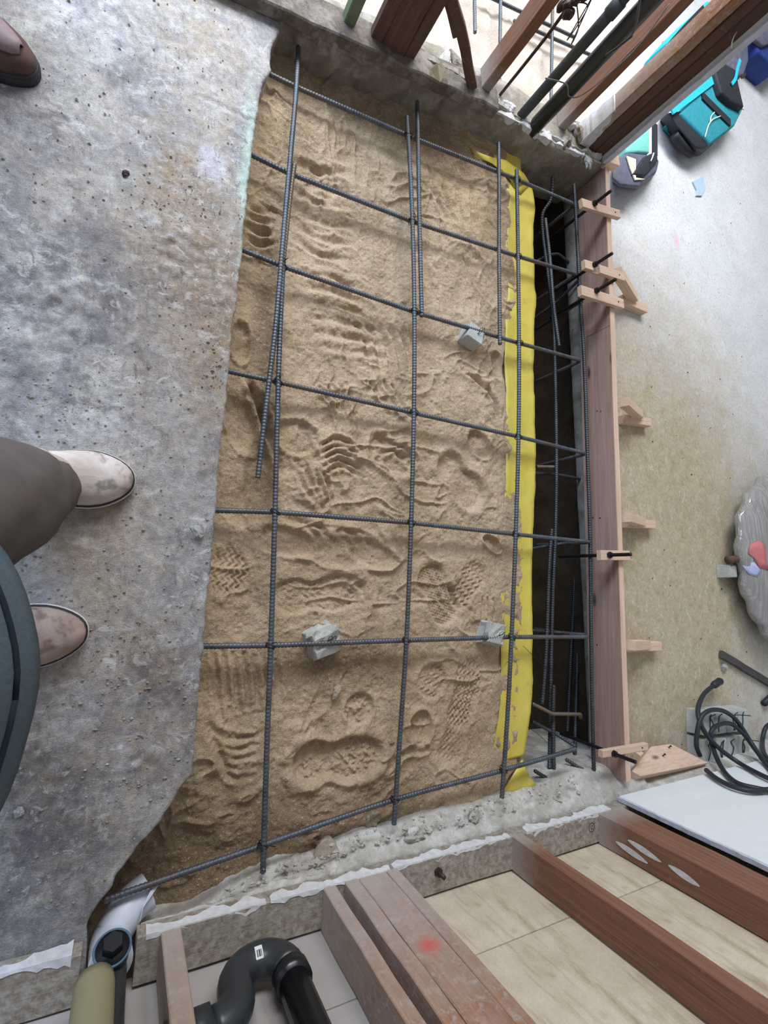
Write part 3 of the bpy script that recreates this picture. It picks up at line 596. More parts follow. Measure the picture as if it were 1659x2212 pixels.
for a, b, m_, dep in ((x1, x2-.001, 'stud_dusty', .088), (x2, x3-.0015, 'stud_marked', .086), (x3, x4, 'stud_dusty', .088)): studB(0, 0, b-a, M[m_], dep, a)
studB(1112, 1810, .038, M['stud'])
xr0 = xB(1296, 1758); studB(0, 0, .036, M['stud'], .088, xr0); studB(0, 0, .036, M['stud'], .08, xr0+.0375); studB(0, 0, .036, M['stud'], .088, xr0+.075); studB(0, 0, .036, M['stud'], .088, xr0+.45)
studB(0, 0, .036, M['stud'], .088, -.62)
board('top_plate', wallB(-1.0, .0425, HB+.02), wallB(3.2, .0425, HB+.02), .088, .038, (0, 0, 1), M['stud'], wf)
# panels nailed to the far side of the studs: lower course, joint, upper course
def panel(x0, x1, z0, z1, mt='panel'):
    d = .096; c0 = wallB((x0+x1)/2, d, z0+.0015); c1 = wallB((x0+x1)/2, d, z1-.0015)
    return board('panel', c0, c1, .012, (x1-x0)-.003, UB, M[mt], wf, .0012, 0)
BP = wallB(0, .09)
def zB(px, py): return hit(px, py, BP, NB).z
zj = zB(1170, 2006); edges = [-1.0, .105, .445, .60, .99, 1.37, 1.85, 3.2]
zjl = zB(740, 2169)
for a, b in zip(edges[:-1], edges[1:]):
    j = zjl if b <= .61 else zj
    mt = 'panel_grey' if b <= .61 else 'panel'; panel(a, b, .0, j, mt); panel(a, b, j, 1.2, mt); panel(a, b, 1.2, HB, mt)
# anchor bolt end with square washer, and a hold-down knock-out on the plate
p = at(945, 1882, ZP)
ab = tube('anchor_bolt', [p + Vector((0, 0, -.004)), p + Vector((0, 0, .03))], .0055, M['nail'], wf, 10)
bm = bmesh.new(); bmesh.ops.create_cone(bm, cap_ends=True, segments=6, radius1=.011, radius2=.011, depth=.008); me = bpy.data.meshes.new('nut'); bm.to_mesh(me); bm.free()
link('nut', me, M['nail'], ab, Matrix.Translation(p + Vector((0, 0, .005))))
p = at(1278, 1787, ZP)
def ring_tube(name, c, r, rt, mat, parent, nrm=(0, 0, 1), a0=0, a1=2*math.pi, n=28):
    M_ = frame(c, (1, 0, 0), nrm); pts = [M_ @ Vector((r*math.cos(a), r*math.sin(a), 0)) for a in np.linspace(a0, a1, n)]
    return tube(name, pts, rt, mat, parent, 6)
ring_tube('washer_mark', p, .0125, .0012, M['nail'], wf); ring_tube('washer_mark', p, .005, .001, M['nail'], wf, a0=.5, a1=5.4)
# chalk-white plaster streaks left along the plate edge and on the studs
for (x0, x1_) in ((-.3, -.05), (.07, .30), (.31, .6), (.61, .98), (1.04, 1.40)):
    L = x1_-x0; n = max(6, int(L/.01)); r_ = []
    for i in range(n+1):
        x = x0+L*i/n; k_ = max(.05, float(fbm(np.array([x*30]), np.array([1.3]), 4)[0])*1.3+.55); h = .022*k_; c = wallB(x, .001, .028)
        r_.append([c + NB*(.004+.003*random.random()) + Vector((0, 0, -h)), c + NB*.003 + Vector((0, 0, .009+.002*random.random())), c - NB*(.012*k_*random.uniform(.5, 1.2)) + Vector((0, 0, .0110)), c - NB*.004 + Vector((0, 0, -h))])
    loft('plaster_edge', r_, M['plaster'], wf, True, False)
for (xa_, xb_, dz0, dz1) in ((xr0, .012, .1, .2), (xr0, .02, .22, .30), (xr0, .035, .06, .16)):
    V = []; 
    for i in range(13):
        a = i/12; zc = ZP + dz0 + (dz1-dz0)*a; w_ = .007*math.sin(math.pi*min(1, a*1.02))**.7 + .0012
        dp = xb_ + .01*a; V.append([wallB(xa_-.0012, dp+.02-w_, zc), wallB(xa_-.0012, dp+.02+w_, zc), wallB(xa_+.001, dp+.02+w_, zc), wallB(xa_+.001, dp+.02-w_, zc)])
    loft('plaster_smear', V, M['plaster'], wf, True, False)
# white gypsum sheet on the pit side, right of the last stud
xd0 = hit(1334, 1728, wallB(0, -.004), NB).x
ds = board('gypsum_sheet', wallB(xd0+.95, -.010, .012), wallB(xd0+.95, -.010, 1.6), .018, 1.9, UB, M['drywall'], wf, .0015, .0008)
rr = []
for i in range(60):
    z = .012 + 1.2*i/59; j = .004*random.random(); c = wallB(xd0-.001, -.002, z)
    rr.append([c + UB*(-.001-j*.6), c + UB*(-.001-j) + NB*.013, c + UB*.01*(.5+random.random()) + NB*.0136, c + UB*.004])
loft('torn_paper_edge', rr, M['drywall_edge'], wf, True, False)
# ------------------------------------------------------------------ back stud wall (top of the picture)
wt = empty('wall_back', at(1050, 215, 0), 'open dark timber stud wall with black pipes, at the head of the pit', None, None, 'structure')
HT = 2.3
def studT(px, py, pxr, pyr, depth, mat, z0=ZP, name='stud'):
    """front face from px,py to pxr,pyr at its foot"""
    a, b = at(px, py, z0), at(pxr, pyr, z0); u = (b-a); w = u.length; u.normalize(); n = Vector((-u.y, u.x, 0)); c = a + u*w/2 + n*depth/2
    return board(name, c, c + Vector((0, 0, HT-z0)), depth, w, u, mat, wt, .003, .0015)
a, b = at(612, 18, ZP), at(1078, 236, ZP)
uT = (b-a).normalized(); nT = Vector((-uT.y, uT.x, 0))
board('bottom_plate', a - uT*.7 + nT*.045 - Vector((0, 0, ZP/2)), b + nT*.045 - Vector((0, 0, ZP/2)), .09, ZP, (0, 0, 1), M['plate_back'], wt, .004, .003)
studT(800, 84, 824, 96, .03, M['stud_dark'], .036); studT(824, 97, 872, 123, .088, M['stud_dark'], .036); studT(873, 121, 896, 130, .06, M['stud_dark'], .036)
studT(742, 50, 766, 60, .03, M['green'], .036, 'green_painted_stud')
studT(1040, 192, 1058, 202, .075, M['stud'], .036)
# leaning split stud
p0 = at(1022, 188, .04); p1 = hit(980, 5, p0, (0, 1, .0))
board('leaning_stud', p0, p0 + (p1-p0)*3.2, .03, .022, (0, 1, 0), M['stud_dark'], wt, .003, .003)
q0 = p0 + (p1-p0)*.62; q1 = p0 + (p1-p0)*1.4
board('split_piece', q0 + Vector((-.018, 0, .0)), q1 + Vector((-.022, 0, 0)), .02, .014, (0, 1, 0), M['stud_dark'], wt, .003, .004)
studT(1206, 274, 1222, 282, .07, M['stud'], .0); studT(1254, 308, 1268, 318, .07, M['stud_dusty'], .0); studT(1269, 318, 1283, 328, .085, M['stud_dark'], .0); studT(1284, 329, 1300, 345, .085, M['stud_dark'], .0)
# gypsum sheet edge at the end of the back wall
a = at(1303, 350, .0); b = at(1292, 356, 0)
c = (a+b)/2 + Vector((.006, .0, 0)); board('gypsum_sheet', c + Vector((0.004, .08, 0.01)), c + Vector((.004, .08, HT)), .17, .020, (1, 0, 0), M['drywall'], wt, .002, .002)
rr = []
for i in range(50):
    z = 1.3*i/49 + .01; cc = c + Vector((.004, -.006, z)); j = random.random()*.004
    rr.append([cc + Vector((-.011-j, 0, 0)), cc + Vector((.011, 0, 0)), cc + Vector((.011, .01, 0)), cc + Vector((-.011-j, .012, 0))])
loft('torn_paper_edge', rr, M['drywall_edge'], wt, True, False)
board('top_plate', at(612, 18, ZP)*1 - uT*.6 + nT*.045 + Vector((0, 0, HT-ZP)), c + Vector((0, .05, HT+.02)), .09, .038, (0, 0, 1), M['stud_dark'], wt)
# plaster and mortar crumbs, wads on the curb and against the studs
for i, (px, py, sx, sy, sz, mt) in enumerate([(1100, 232, .025, .02, .014, 'plaster'),
     (940, 170, .05, .02, .018, 'curb'), (960, 140, .06, .02, .02, 'curb'), (990, 150, .05, .02, .02, 'curb_back'), (1045, 160, .014, .02, .02, 'plaster'), (1250, 290, .03, .03, .02, 'curb_back'), (1225, 308, .03, .02, .02, 'curb_back'), (1272, 350, .03, .016, .014, 'curb'), (700, 62, .04, .02, .012, 'plaster'), (650, 48, .05, .02, .012, 'curb'), (770, 78, .02, .014, .016, 'plaster'), (1232, 268, .02, .02, .02, 'plaster')]):
    lump('mortar_lump', at(px, py, .004), sx, sy, sz, M[mt], wt, i, 4, .55, i*.7)
for (px, py, pz, r_) in ((1247, 300, .03, .045),):
    pass
def crust(name, P, w, h, mat, seed, th=.5):
    P, _ = resample(P, .006); r_ = []
    for i, p in enumerate(P):
        d = P[min(i+1, len(P)-1)]-P[max(i-1, 0)]; d = Vector(d).normalized(); q = Vector((-d.y, d.x, 0)); k = max(.06, th + 1.3*float(fbm(np.array([i*.16]), np.array([seed*2.7]), 4)[0])); e = float(fbm(np.array([i*.3]), np.array([seed+9.]), 3)[0])*.006
        c_ = Vector(p) + q*e; r_.append([c_ - q*w*k + Vector((0, 0, -.01)), c_ - q*w*k*.7 + Vector((0, 0, h*k)), c_ + q*w*k*.5 + Vector((0, 0, h*k*1.2)), c_ + q*w*k*1.2 + Vector((0, 0, -.01))])
    return loft(name, r_, mat, wt, True, False)
cpz = lambda a, b, z: [at(*p, z) for p in [(600, 34), (650, 52), (700, 84), (760, 112), (820, 132), (880, 158), (950, 184), (1010, 216), (1070, 238), (1110, 258), (1160, 288), (1210, 314), (1262, 336), (1300, 352)][a:b]]
crust('mortar_crust', cpz(5, 14, .0), .016, .010, M['plaster'], 1, .55); crust('mortar_crust', cpz(0, 6, .0), .02, .014, M['curb_back'], 2, .6); crust('mortar_crust', [p + Vector((0, .02, 0)) for p in cpz(8, 14, .002)], .012, .014, M['curb'], 3, .5)
crust('mortar_crust', [p + Vector((0, .035, .03)) for p in cpz(3, 8, .002)], .02, .014, M['curb_back'], 5, .4)
# paper scrap caught on the plate
sp = [at(930, 150, .05), at(945, 138, .07), at(962, 160, .06), at(950, 178, .045)]
V = sp + [v + Vector((0, 0, .0015)) for v in sp]
link('paper_scrap', mesh('paper_scrap', V, [(0, 1, 2, 3), (7, 6, 5, 4), (0, 4, 5, 1), (1, 5, 6, 2), (2, 6, 7, 3), (3, 7, 4, 0)]), M['cream'], wt)
# white plaster wrapped round the foot of one stud
c4 = at(1258, 312, .0)
rr = []
for i in range(14):
    z = .002 + .15*i/13; w_ = .043 - .0009*i + .006*float(fbm(np.array([i*.45]), np.array([2.2]), 3)[0]); q = c4 + Vector((.012, .035, z))
    rr.append([q + Vector((-w_*.75, -w_, 0)), q + Vector((w_*.4, -w_*.95, 0)), q + Vector((w_*.4, w_, 0)), q + Vector((-w_*.75, w_, 0))])
loft('plaster_wrap', rr, M['plaster'], wt, True, False)
# ------------------------------------------------------------------ reinforcing bars
def rebar_mesh(pts, r=.0066, ribs=True):
    P, s = resample(pts, .0022); R = np.full(len(P), r)
    if ribs: R = r*.93 + r*.17*(np.mod(np.arange(len(P)), 4) >= 2)
    return tube_data(P, R, 8)
def tie(parent, c, axis, r=.0125):
    ax = Vector(axis).normalized(); o_ = ax.orthogonal().normalized(); q = ax.cross(o_); pts = []
    a0 = random.random()*6
    for i in range(26):
        a = a0 + i*2*math.pi/10; pts.append(Vector(c) + (o_*math.cos(a) + q*math.sin(a))*r + ax*(i-13)*.00055)
    e = pts[-1]; t = Vector((random.uniform(-1, 1), random.uniform(-1, 1), .6)).normalized()
    pts += [e + t*.008, e + t*.016 + Vector((0, 0, -.003))]
    return tube('tie_wire', pts, .0013, M['wire'], parent, 5)
def rebar(pts, label, mat='rebar', group=None, r=.0066, bend=.03, ties=()):
    pts = fillet(pts, bend) if len(pts) > 2 else [Vector(p) for p in pts]
    v, f = rebar_mesh(pts, r); o = link('rebar', mesh('rebar', v, f), M[mat], None, None, True)
    tag(o, label, 'rebar', group)
    for c, ax in ties: tie(o, c, ax)
    return o
ZT, ZL = -.052, -.0395                                          # cross bars, long bars lying on them
cross = [[(582, 160), (640, 188), (890, 297), (1110, 385), (1242, 442)], [(538, 332), (620, 372), (890, 478), (1110, 551), (1245, 592)], [(515, 536), (610, 575), (890, 672), (1110, 738), (1256, 779)],
         [(488, 801), (600, 825), (890, 891), (1115, 942), (1267, 980)], [(458, 1102), (595, 1106), (885, 1129), (1112, 1154), (1276, 1171)], [(434, 1396), (583, 1394), (880, 1383), (1105, 1376), (1274, 1376)]]
longs = [('A', [(622, 440), (612, 560), (602, 800), (594, 1106), (585, 1394), (577, 1600), (568, 1885)]), ('B', [(879, 252), (884, 330), (891, 480), (895, 673), (894, 891), (888, 1130), (878, 1384), (866, 1560), (851, 1781)]), ('C', [(1116, 366), (1119, 552), (1121, 740), (1120, 942), (1114, 1155), (1105, 1376), (1096, 1550), (1084, 1724)])]
def isect(pa, pb):                                            # crossing of two pixel polylines
    for a, b in zip(pa[:-1], pa[1:]):
        for c, d in zip(pb[:-1], pb[1:]):
            x = np.array([[b[0]-a[0], c[0]-d[0]], [b[1]-a[1], c[1]-d[1]]]); 
            try: t = np.linalg.solve(x, np.array([c[0]-a[0], c[1]-a[1]]))
            except Exception: continue
            if 0 <= t[0] <= 1 and 0 <= t[1] <= 1: return (a[0]+t[0]*(b[0]-a[0]), a[1]+t[0]*(b[1]-a[1]))
ordn = ['first', 'second', 'third', 'fourth', 'fifth', 'sixth']
xtra = ['nearest the back curb', 'below the first', 'spacer under its right end', 'just above the hand prints', 'clear of all spacers', 'resting on two spacers']
for k, c in enumerate(cross):
    P = [at(*p, ZT) for p in c]; e = P[-1]; P2 = P + [e + Vector((.002, 0, -.05)), e + Vector((.0, .0, -.26))] if k else P + [e + Vector((.001, 0, -.05)), e + Vector((0, 0, -.25))]
    tl = []
    for nm, lp in longs:
        q = isect(c, lp)
        if q: tl.append((at(*q, ZL-.006), (.55, .8, .1)))
    rebar(P2, f'{ordn[k]} cross bar from the back wall, {xtra[k]}', 'rebar', None, .0066, .022, tl)
P = [at(*p, z) for p, z in [((222, 1946), -.035), ((330, 1908), -.04), ((567, 1826), -.052), ((850, 1728), -.052), ((1086, 1664), -.052), ((1243, 1618), -.055)]]
o = rebar(smooth_path(P, 4), 'lowest slanting cross bar of the grid, running over the white sleeve to the trench', 'rebar')
for q in ((568, 1826), (852, 1727), (1088, 1663)): tie(o, at(*q, -.046), (.5, .8, .1))
ll = {'A': 'left long bar of the grid, ending in the broken front curb', 'B': 'middle long bar of the grid down the centre of the sand', 'C': 'right long bar of the grid over the yellow sheet'}
for nm, lp in longs:
    zz = [ZL]*len(lp); rebar(smooth_path([at(*p, z) for p, z in zip(lp, zz)], 4), ll[nm], 'rebar', None, .0066)
rebar(smooth_path([at(645, 92, -.05), at(640, 190, -.034), at(628, 330, -.03), at(613, 500, -.028), at(596, 700, -.03), at(578, 850, -.035), at(557, 1032, -.04)], 4), 'dowel lapped beside the left long bar, from the hole in the back curb', 'rebar')
rebar(smooth_path([at(636, 355, ZL), at(627, 420, ZL), at(612, 560, ZL+.001)], 3), 'short sandy bar end tied between dowel and left long bar', 'rebar_dusty')
rebar(smooth_path([at(901, 220, -.05), at(903, 300, -.036), at(906, 480, -.034), at(911, 684, -.036)], 4), 'dowel lapped beside the middle long bar, ending above the spacer', 'rebar')
rebar(smooth_path([at(1077, 308, -.05), at(1078, 400, -.036), at(1078, 560, -.034), at(1080, 744, -.036)], 4), 'dowel from the back curb ending beside the upper concrete spacer', 'rebar')
# drilled holes in the curb face
# trench cage
zc = -.16
rebar(smooth_path([at(1240, 398, -.06), at(1246, 500, -.06), at(1253, 640, -.06), at(1262, 780, -.062), at(1269, 980, -.062), at(1275, 1171, -.062), at(1277, 1376, -.062), at(1280, 1560, -.064), at(1283, 1664, -.07)], 4), 'outer top bar of the trench cage along the form board', 'rebar_dark')
rebar(smooth_path([at(1194, 380, -.08), at(1190, 430, -.11), at(1172, 462, -.14), at(1173, 510, zc), at(1185, 600, zc), at(1195, 690, zc), at(1199, 800, zc), at(1202, 980, zc), at(1200, 1140, zc), at(1194, 1290, zc), at(1189, 1500, zc), at(1188, 1600, zc), at(1187, 1660, zc+.02)], 4), 'inner long bar of the trench cage with a bent head at the back curb', 'rebar_dark')
rebar(smooth_path([at(1178, 472, zc+.012), at(1188, 560, zc+.012), at(1196, 660, zc+.014), at(1208, 748, zc+.014)], 4), 'short lapped bar at the back end of the trench cage', 'rebar')
rebar(smooth_path([at(1192, 1143, zc+.012), at(1186, 1230, zc+.012), at(1180, 1400, zc+.012), at(1171, 1520, zc+.01)], 4), 'lapped inner bar in the front half of the trench cage', 'rebar_dark')
rebar(smooth_path([at(1196, 1480, zc+.02), at(1195, 1560, zc+.02), at(1197, 1688, zc+.03)], 4), 'bar end standing on the white ledge at the front of the trench', 'rebar_dark')
rebar(smooth_path([at(1232, 440, -.33), at(1229, 700, -.33), at(1233, 880, -.33), at(1241, 1180, -.33), at(1239, 1300, -.33), at(1233, 1420, -.33), at(1226, 1580, -.31)], 4), 'bottom bar deep in the trench on the form side', 'rebar_dark')
rebar(smooth_path([at(1246, 460, -.36), at(1239, 800, -.36), at(1245, 1100, -.36), at(1247, 1400, -.33), at(1243, 1560, -.27), at(1241, 1662, -.16)], 4), 'slender bottom bar against the old footing, rising to the front ledge', 'rebar_dark')
for k, (pts, lb) in enumerate([
    ([at(1120, 590, -.2), at(1180, 552, -.19), at(1205, 548, -.19), at(1240, 576, -.2), at(1238, 590, -.3)], 'stirrup of the trench cage near the second cross bar'),
    ([at(1150, 690, -.34), at(1205, 650, -.24), at(1250, 605, -.14)], 'slanting stirrup leg behind the clamp cleats, upper one'),
    ([at(1158, 712, -.34), at(1205, 682, -.2), at(1258, 650, -.09)], 'slanting stirrup leg behind the clamp cleats, lower one'),
    ([at(1150, 1022, -.2), at(1198, 1024, -.19), at(1252, 1034, -.19), at(1250, 1040, -.3)], 'stirrup across the trench below the fourth cross bar'),
    ([at(1160, 1008, -.17), at(1197, 1009, -.17)], 'short bar stub sticking out of the trench side'),
    ([at(1150, 1185, -.2), at(1200, 1176, -.2), at(1262, 1172, -.13)], 'stirrup across the trench under the fifth cross bar'),
    ([at(1150, 1362, -.2), at(1200, 1366, -.19), at(1262, 1370, -.13)], 'stirrup across the trench under the sixth cross bar'),
    ([at(1150, 1520, -.13), at(1180, 1535, -.12), at(1192, 1542, -.12), at(1254, 1543, -.12), at(1254, 1550, -.2)], 'sandy bent stirrup at the front end of the trench'),
    ([at(1150, 1558, -.16), at(1200, 1585, -.14), at(1243, 1612, -.1)], 'slanting tie bar at the front end of the trench'),
    ([at(1155, 1665, -.11), at(1198, 1692, -.1), at(1215, 1697, -.1)], 'thin bar lying on the white ledge by the yellow flap'),
    ([at(1222, 1640, -.13), at(1250, 1658, -.1), at(1262, 1664, -.085), at(1268, 1672, -.1)], 'curled bar hook on the front ledge beside the form board')]):
    rebar(pts, lb, 'rebar_dusty' if 'sandy' in lb or 'stub' in lb else 'rebar_dark', None, .006, .015)
# thin loose wires across the trench foot
tw = tube('tie_wire', smooth_path([at(1130, 1395, -.09), at(1160, 1425, -.07), at(1190, 1452, -.09)], 4), .0008, M['wire'], None, 5); tag(tw, 'thin loose wire strand over the yellow sheet at the trench, upper one', 'wire')
tw = tube('tie_wire', smooth_path([at(1140, 1570, -.09), at(1170, 1592, -.06), at(1198, 1625, -.09)], 4), .0008, M['wire'], None, 5); tag(tw, 'thin loose wire strand over the yellow sheet at the trench, lower one', 'wire')
# bars in the next room
for k, (a, b) in enumerate([((1082, -40), (1078, 215)), ((1024, -60), (1026, 70)), ((1194, -10), (1190, 230))]):
    rebar([at(*a, -.05) + Vector((0, .5, 0)), at(*a, -.05), at(*b, -.05)], ['pale lit bar in the next room, in line with the broad stud', 'pale lit bar in the next room behind the leaning stud', 'pale lit bar in the next room behind the thin black pipe'][k], 'rebar', None, .0062, .01)
for k, (a, b) in enumerate([((1040, -15), (1240, 80)), ((1110, 45), (1290, 125))]):
    rebar([at(*a, -.06), at(*b, -.06)], ['upper cross bar in the next room beyond the back studs', 'lower cross bar in the next room behind the cable tangle'][k], 'rebar_dark', None, .0062)
# ------------------------------------------------------------------ concrete spacers
def spacer(px, py, size, rz, label, wires=True, mat='dobie', z=None, tilt=0, taper=.86, rough=.0):
    c = at(px, py, ZS + .02); zg = sand_z(c.x, c.y) - .004 if z is None else z
    bm = bmesh.new(); bmesh.ops.create_cube(bm, size=1); bmesh.ops.subdivide_edges(bm, edges=bm.edges, cuts=3, use_grid_fill=True)
    for v in bm.verts:
        k = 1 - (1-taper)*(v.co.z+.5); j = rough*random.uniform(-1, 1)
        v.co = Vector((v.co.x*size[0]*k + j, v.co.y*size[1]*k + j, (v.co.z+.5)*size[2] + j))
    bmesh.ops.bevel(bm, geom=[e for e in bm.edges if len(e.link_faces) == 2 and e.calc_face_angle(0) > .7], offset=.002, segments=1, affect='EDGES')
    me = bpy.data.meshes.new('concrete_spacer'); bm.to_mesh(me); bm.free()
    o = link('concrete_spacer', me, M[mat], None, Matrix.Translation((c.x, c.y, zg)) @ Matrix.Rotation(rz, 4, 'Z') @ Matrix.Rotation(tilt, 4, 'X'))
    tag(o, label, 'spacer')
    if wires:
        top = Vector((c.x, c.y, zg + size[2]))
        for k in range(2):
            w = [top + Vector((.006*k, -.004, -.004)), top + Vector((.010+.004*k, .004, .012)), top + Vector((.018-.01*k, .012, .02)), top + Vector((.026-.02*k, .006, .006)), top + Vector((.03-.022*k, -.012, -.002))]
            tube('tie_wire', smooth_path(w, 5), .0008, M['wire'], o, 5)
    return o
spacer(1018, 727, (.072, .064, .052), -.35, 'grey concrete spacer block under the third cross bar', True)
spacer(697, 1381, (.082, .074, .05), .35, 'chipped sandy concrete spacer block under the sixth cross bar', True, 'dobie', None, .15, .9, .006)
spacer(1061, 1370, (.076, .07, .052), -.25, 'grey concrete spacer block by the yellow sheet under the sixth cross bar', True, 'dobie', None, -.1, .85, .003)
# ------------------------------------------------------------------ form board, cleats, bolts and kickers
ft = [at(1306, 366, 0), at(1311, 532, 0), at(1318, 700, 0), at(1325, 880, 0), at(1330, 1000, 0), at(1338, 1216, 0), at(1343, 1477, 0), at(1350, 1690, 0)]
fx = np.polyfit([p.y for p in ft], [p.x for p in ft], 1)
f0 = Vector((np.polyval(fx, 1.66), 1.66, 0)); f1 = Vector((np.polyval(fx, ft[-1].y), ft[-1].y, 0)); fd = (f0-f1).normalized(); fn = Vector((fd.y, -fd.x, 0))
TH = .026
fb = board('form_board', f1 + fn*TH/2 + Vector((0, 0, -.07)), f0 + fn*TH/2 + Vector((0, 0, -.07)), .14, TH, fn, M['form'], None, .0015, .0008)
tag(fb, 'long pinkish brown timber form board on edge along the trench', 'form board')
te = board('board_edge', f1 + fn*TH/2 + Vector((0, 0, .0006)), f0 + fn*TH/2 + Vector((0, 0, .0006)), TH-.001, .0016, (0, 0, 1), M['pine2'], fb, .0003, .0); te['label'] = 'paler sawn top edge'
eb = at(1316, 350, .01); board('end_block', eb + Vector((-.03, 0, .0)), eb + Vector((.035, .01, 0)), .05, .036, (0, 0, 1), M['pine'], fb, .001, .001)
for px, py, dz in ((1281, 1118, -.07), (1296, 1119, -.07), (1272, 1135, -.11), (1290, 888, -.08), (1298, 889, -.08), (1290, 1393, -.1), (1270, 1690, -.1)):
    p = hit(px, py, f1, fn); bm = bmesh.new(); bmesh.ops.create_cone(bm, cap_ends=True, segments=8, radius1=.0028, radius2=.0028, depth=.002); me = bpy.data.meshes.new('nail_head'); bm.to_mesh(me); bm.free()
    link('nail_head', me, M['nail'], fb, Matrix.Translation(p) @ fn.to_track_quat('Z', 'Y').to_matrix().to_4x4())
# red pencil line on the board face
pa, pb = hit(1268, 728, f1, fn) - fn*.0006, hit(1318, 702, f1, fn) - fn*.0006
tube('pencil_line', [pa, pb], .0009, M['pink'], fb, 5)
def cleat(a, b, w, label, bolt_px, bolt_top, lb2, split=False):
    za = .0095; p0, p1 = at(*a, .02), at(*b, .02); p0.z = p1.z = za + .002
    if split:
        d = (p1-p0); o = board('wood_cleat', p0 + d*.36, p1, w, .017, (0, 0, 1), M['pine2'], None, .001, .0005); board('wood_cleat', p0, p0 + d*.2, w, .017, (0, 0, 1), M['pine'], o, .001, .0004).name = 'cleat_end'
        board('cleat_bridge', p0 + d*.02 - Vector((0, 0, .006)) + Vector((0, -w*.42, 0)), p0 + d*.45 - Vector((0, 0, .006)) + Vector((0, -w*.42, 0)), .004, .008, (0, 0, 1), M['pine'], o, .0005, 0)
    else: o = board('wood_cleat', p0, p1, w, .017, (0, 0, 1), M['pine2'], None, .001, .0005)
    tag(o, label, 'wood cleat')
    d = (p1-p0); q = p0 + d*.86 + Vector((0, 0, .0085)); tube('nail', [q, q + Vector((0, 0, .002))], .0025, M['nail'], o, 8)
    bz = .02; c = at(*bolt_px, bz); top = None
    # height of the rod from where its tip shows
    for h in np.arange(.02, .3, .002):
        v = RW.T @ np.array([c.x, c.y, h-HC]); sx = CX + FPX*v[0]/v[2]; sy = CY + FPX*v[1]/v[2]
        if math.hypot(sx-bolt_px[0], sy-bolt_px[1]) >= math.hypot(bolt_top[0]-bolt_px[0], bolt_top[1]-bolt_px[1]): top = h; break
    P, s = resample([Vector((c.x, c.y, -.2)), Vector((c.x, c.y, top))], .0012); R = .0058 + .0004*(np.arange(len(P)) % 2)
    v, f = tube_data(P, R, 10); bo = link('anchor_bolt', mesh('anchor_bolt', v, f), M['bolt'], None, None, True); tag(bo, lb2, 'bolt')
    for zz in (bz+.005, -.003):
        bm = bmesh.new(); bmesh.ops.create_cone(bm, cap_ends=True, segments=6, radius1=.0115, radius2=.0115, depth=.009); me = bpy.data.meshes.new('nut'); bm.to_mesh(me); bm.free()
        link('nut', me, M['bolt'], bo, Matrix.Translation((c.x, c.y, zz)))
    return o
cleat((1258, 437), (1340, 462), .034, 'pale timber cleat over the form board, nearest the back curb', (1283, 441), (1319, 412), 'black threaded anchor bolt in the cleat nearest the back curb')
cleat((1264, 569), (1349, 598), .034, 'split pale timber cleat, upper one of the close pair', (1283, 573), (1321, 545), 'black threaded anchor bolt through the upper cleat of the close pair', True)
cleat((1256, 626), (1348, 656), .038, 'pale timber cleat, lower one of the close pair', (1287, 629), (1329, 603), 'black threaded anchor bolt through the lower cleat of the close pair')
cleat((1298, 1199), (1361, 1200), .034, 'short pale timber cleat at mid length of the form board', (1315, 1199), (1362, 1199), 'black threaded anchor bolt through the mid-length cleat')
cleat((1302, 1630), (1400, 1613), .022, 'thin pale timber cleat beside the square block at the front end', (1325, 1628), (1374, 1642), 'black threaded anchor bolt at the front end of the form board')
def kicker(top, bot, flat0, flat1, label, w=.034):
    r = empty('kicker_brace', at(*flat0, ZR), label, 'brace')
    a = at(*top, -.012); b = at(*bot, ZR+.03)
    board('brace', a, b, w, w, (0, 0, 1), M['pine'], r, .001, .0006)
    c = at(*flat0, ZR+.02); d = at(*flat1, ZR+.012); c.z = ZR+.019; d.z = ZR+.019
    board('stake', c, d, w, .034, (0, 0, 1), M['pine2'], r, .001, .0006)
kicker((1333, 588), (1368, 645), (1338, 648), (1388, 672), 'pale timber kicker brace opposite the close pair of cleats', .036)
kicker((1347, 868), (1380, 897), (1344, 906), (1396, 915), 'doubled pale timber kicker brace, second from the back wall')
kicker((1352, 1118), (1385, 1128), (1346, 1130), (1405, 1134), 'pale timber kicker brace just above the mid-length cleat')
kicker((1362, 1394), (1395, 1392), (1356, 1398), (1417, 1394), 'pale timber kicker brace farthest forward along the form board')
# square timber block with two nails at the front end
q = [at(1366, 1664, .0), at(1452, 1608, .0), at(1532, 1645, .0), at(1385, 1692, .0)]
blk = empty('timber_block', at(1450, 1660, ZR), 'broad pale timber block with two nails by the front end of the form board', 'timber block')
tp = [at(1366, 1665, -.012), at(1402, 1616, -.085), at(1450, 1606, -.085), at(1534, 1646, -.03), at(1385, 1676, .0)]
nb_ = (tp[2]-tp[4]).cross(tp[0]-tp[4]); nb_ = nb_.normalized() * (1 if nb_.z > 0 else -1) if False else (nb_.normalized() if nb_.z > 0 else -nb_.normalized())
c0 = sum(tp, Vector())/5; tp = [p - nb_*(p-c0).dot(nb_) for p in tp]; bt = [p - nb_*.034 for p in tp]
me = mesh('block', bt + tp, [(4, 3, 2, 1, 0), (5, 6, 7, 8, 9)] + [(i, (i+1) % 5, 5+(i+1) % 5, 5+i) for i in range(5)])
bm = bmesh.new(); bm.from_mesh(me); bmesh.ops.recalc_face_normals(bm, faces=bm.faces); bmesh.ops.bevel(bm, geom=bm.edges[:], offset=.0015, segments=1, affect='EDGES'); bm.to_mesh(me); bm.free()
link('block', me, M['pine2'], blk)
board('stake', c0 - nb_*.05 + Vector((0, 0, .0)), Vector((c0.x, c0.y-.02, ZR)), .034, .034, (1, 0, 0), M['pine'], blk, .001, 0)
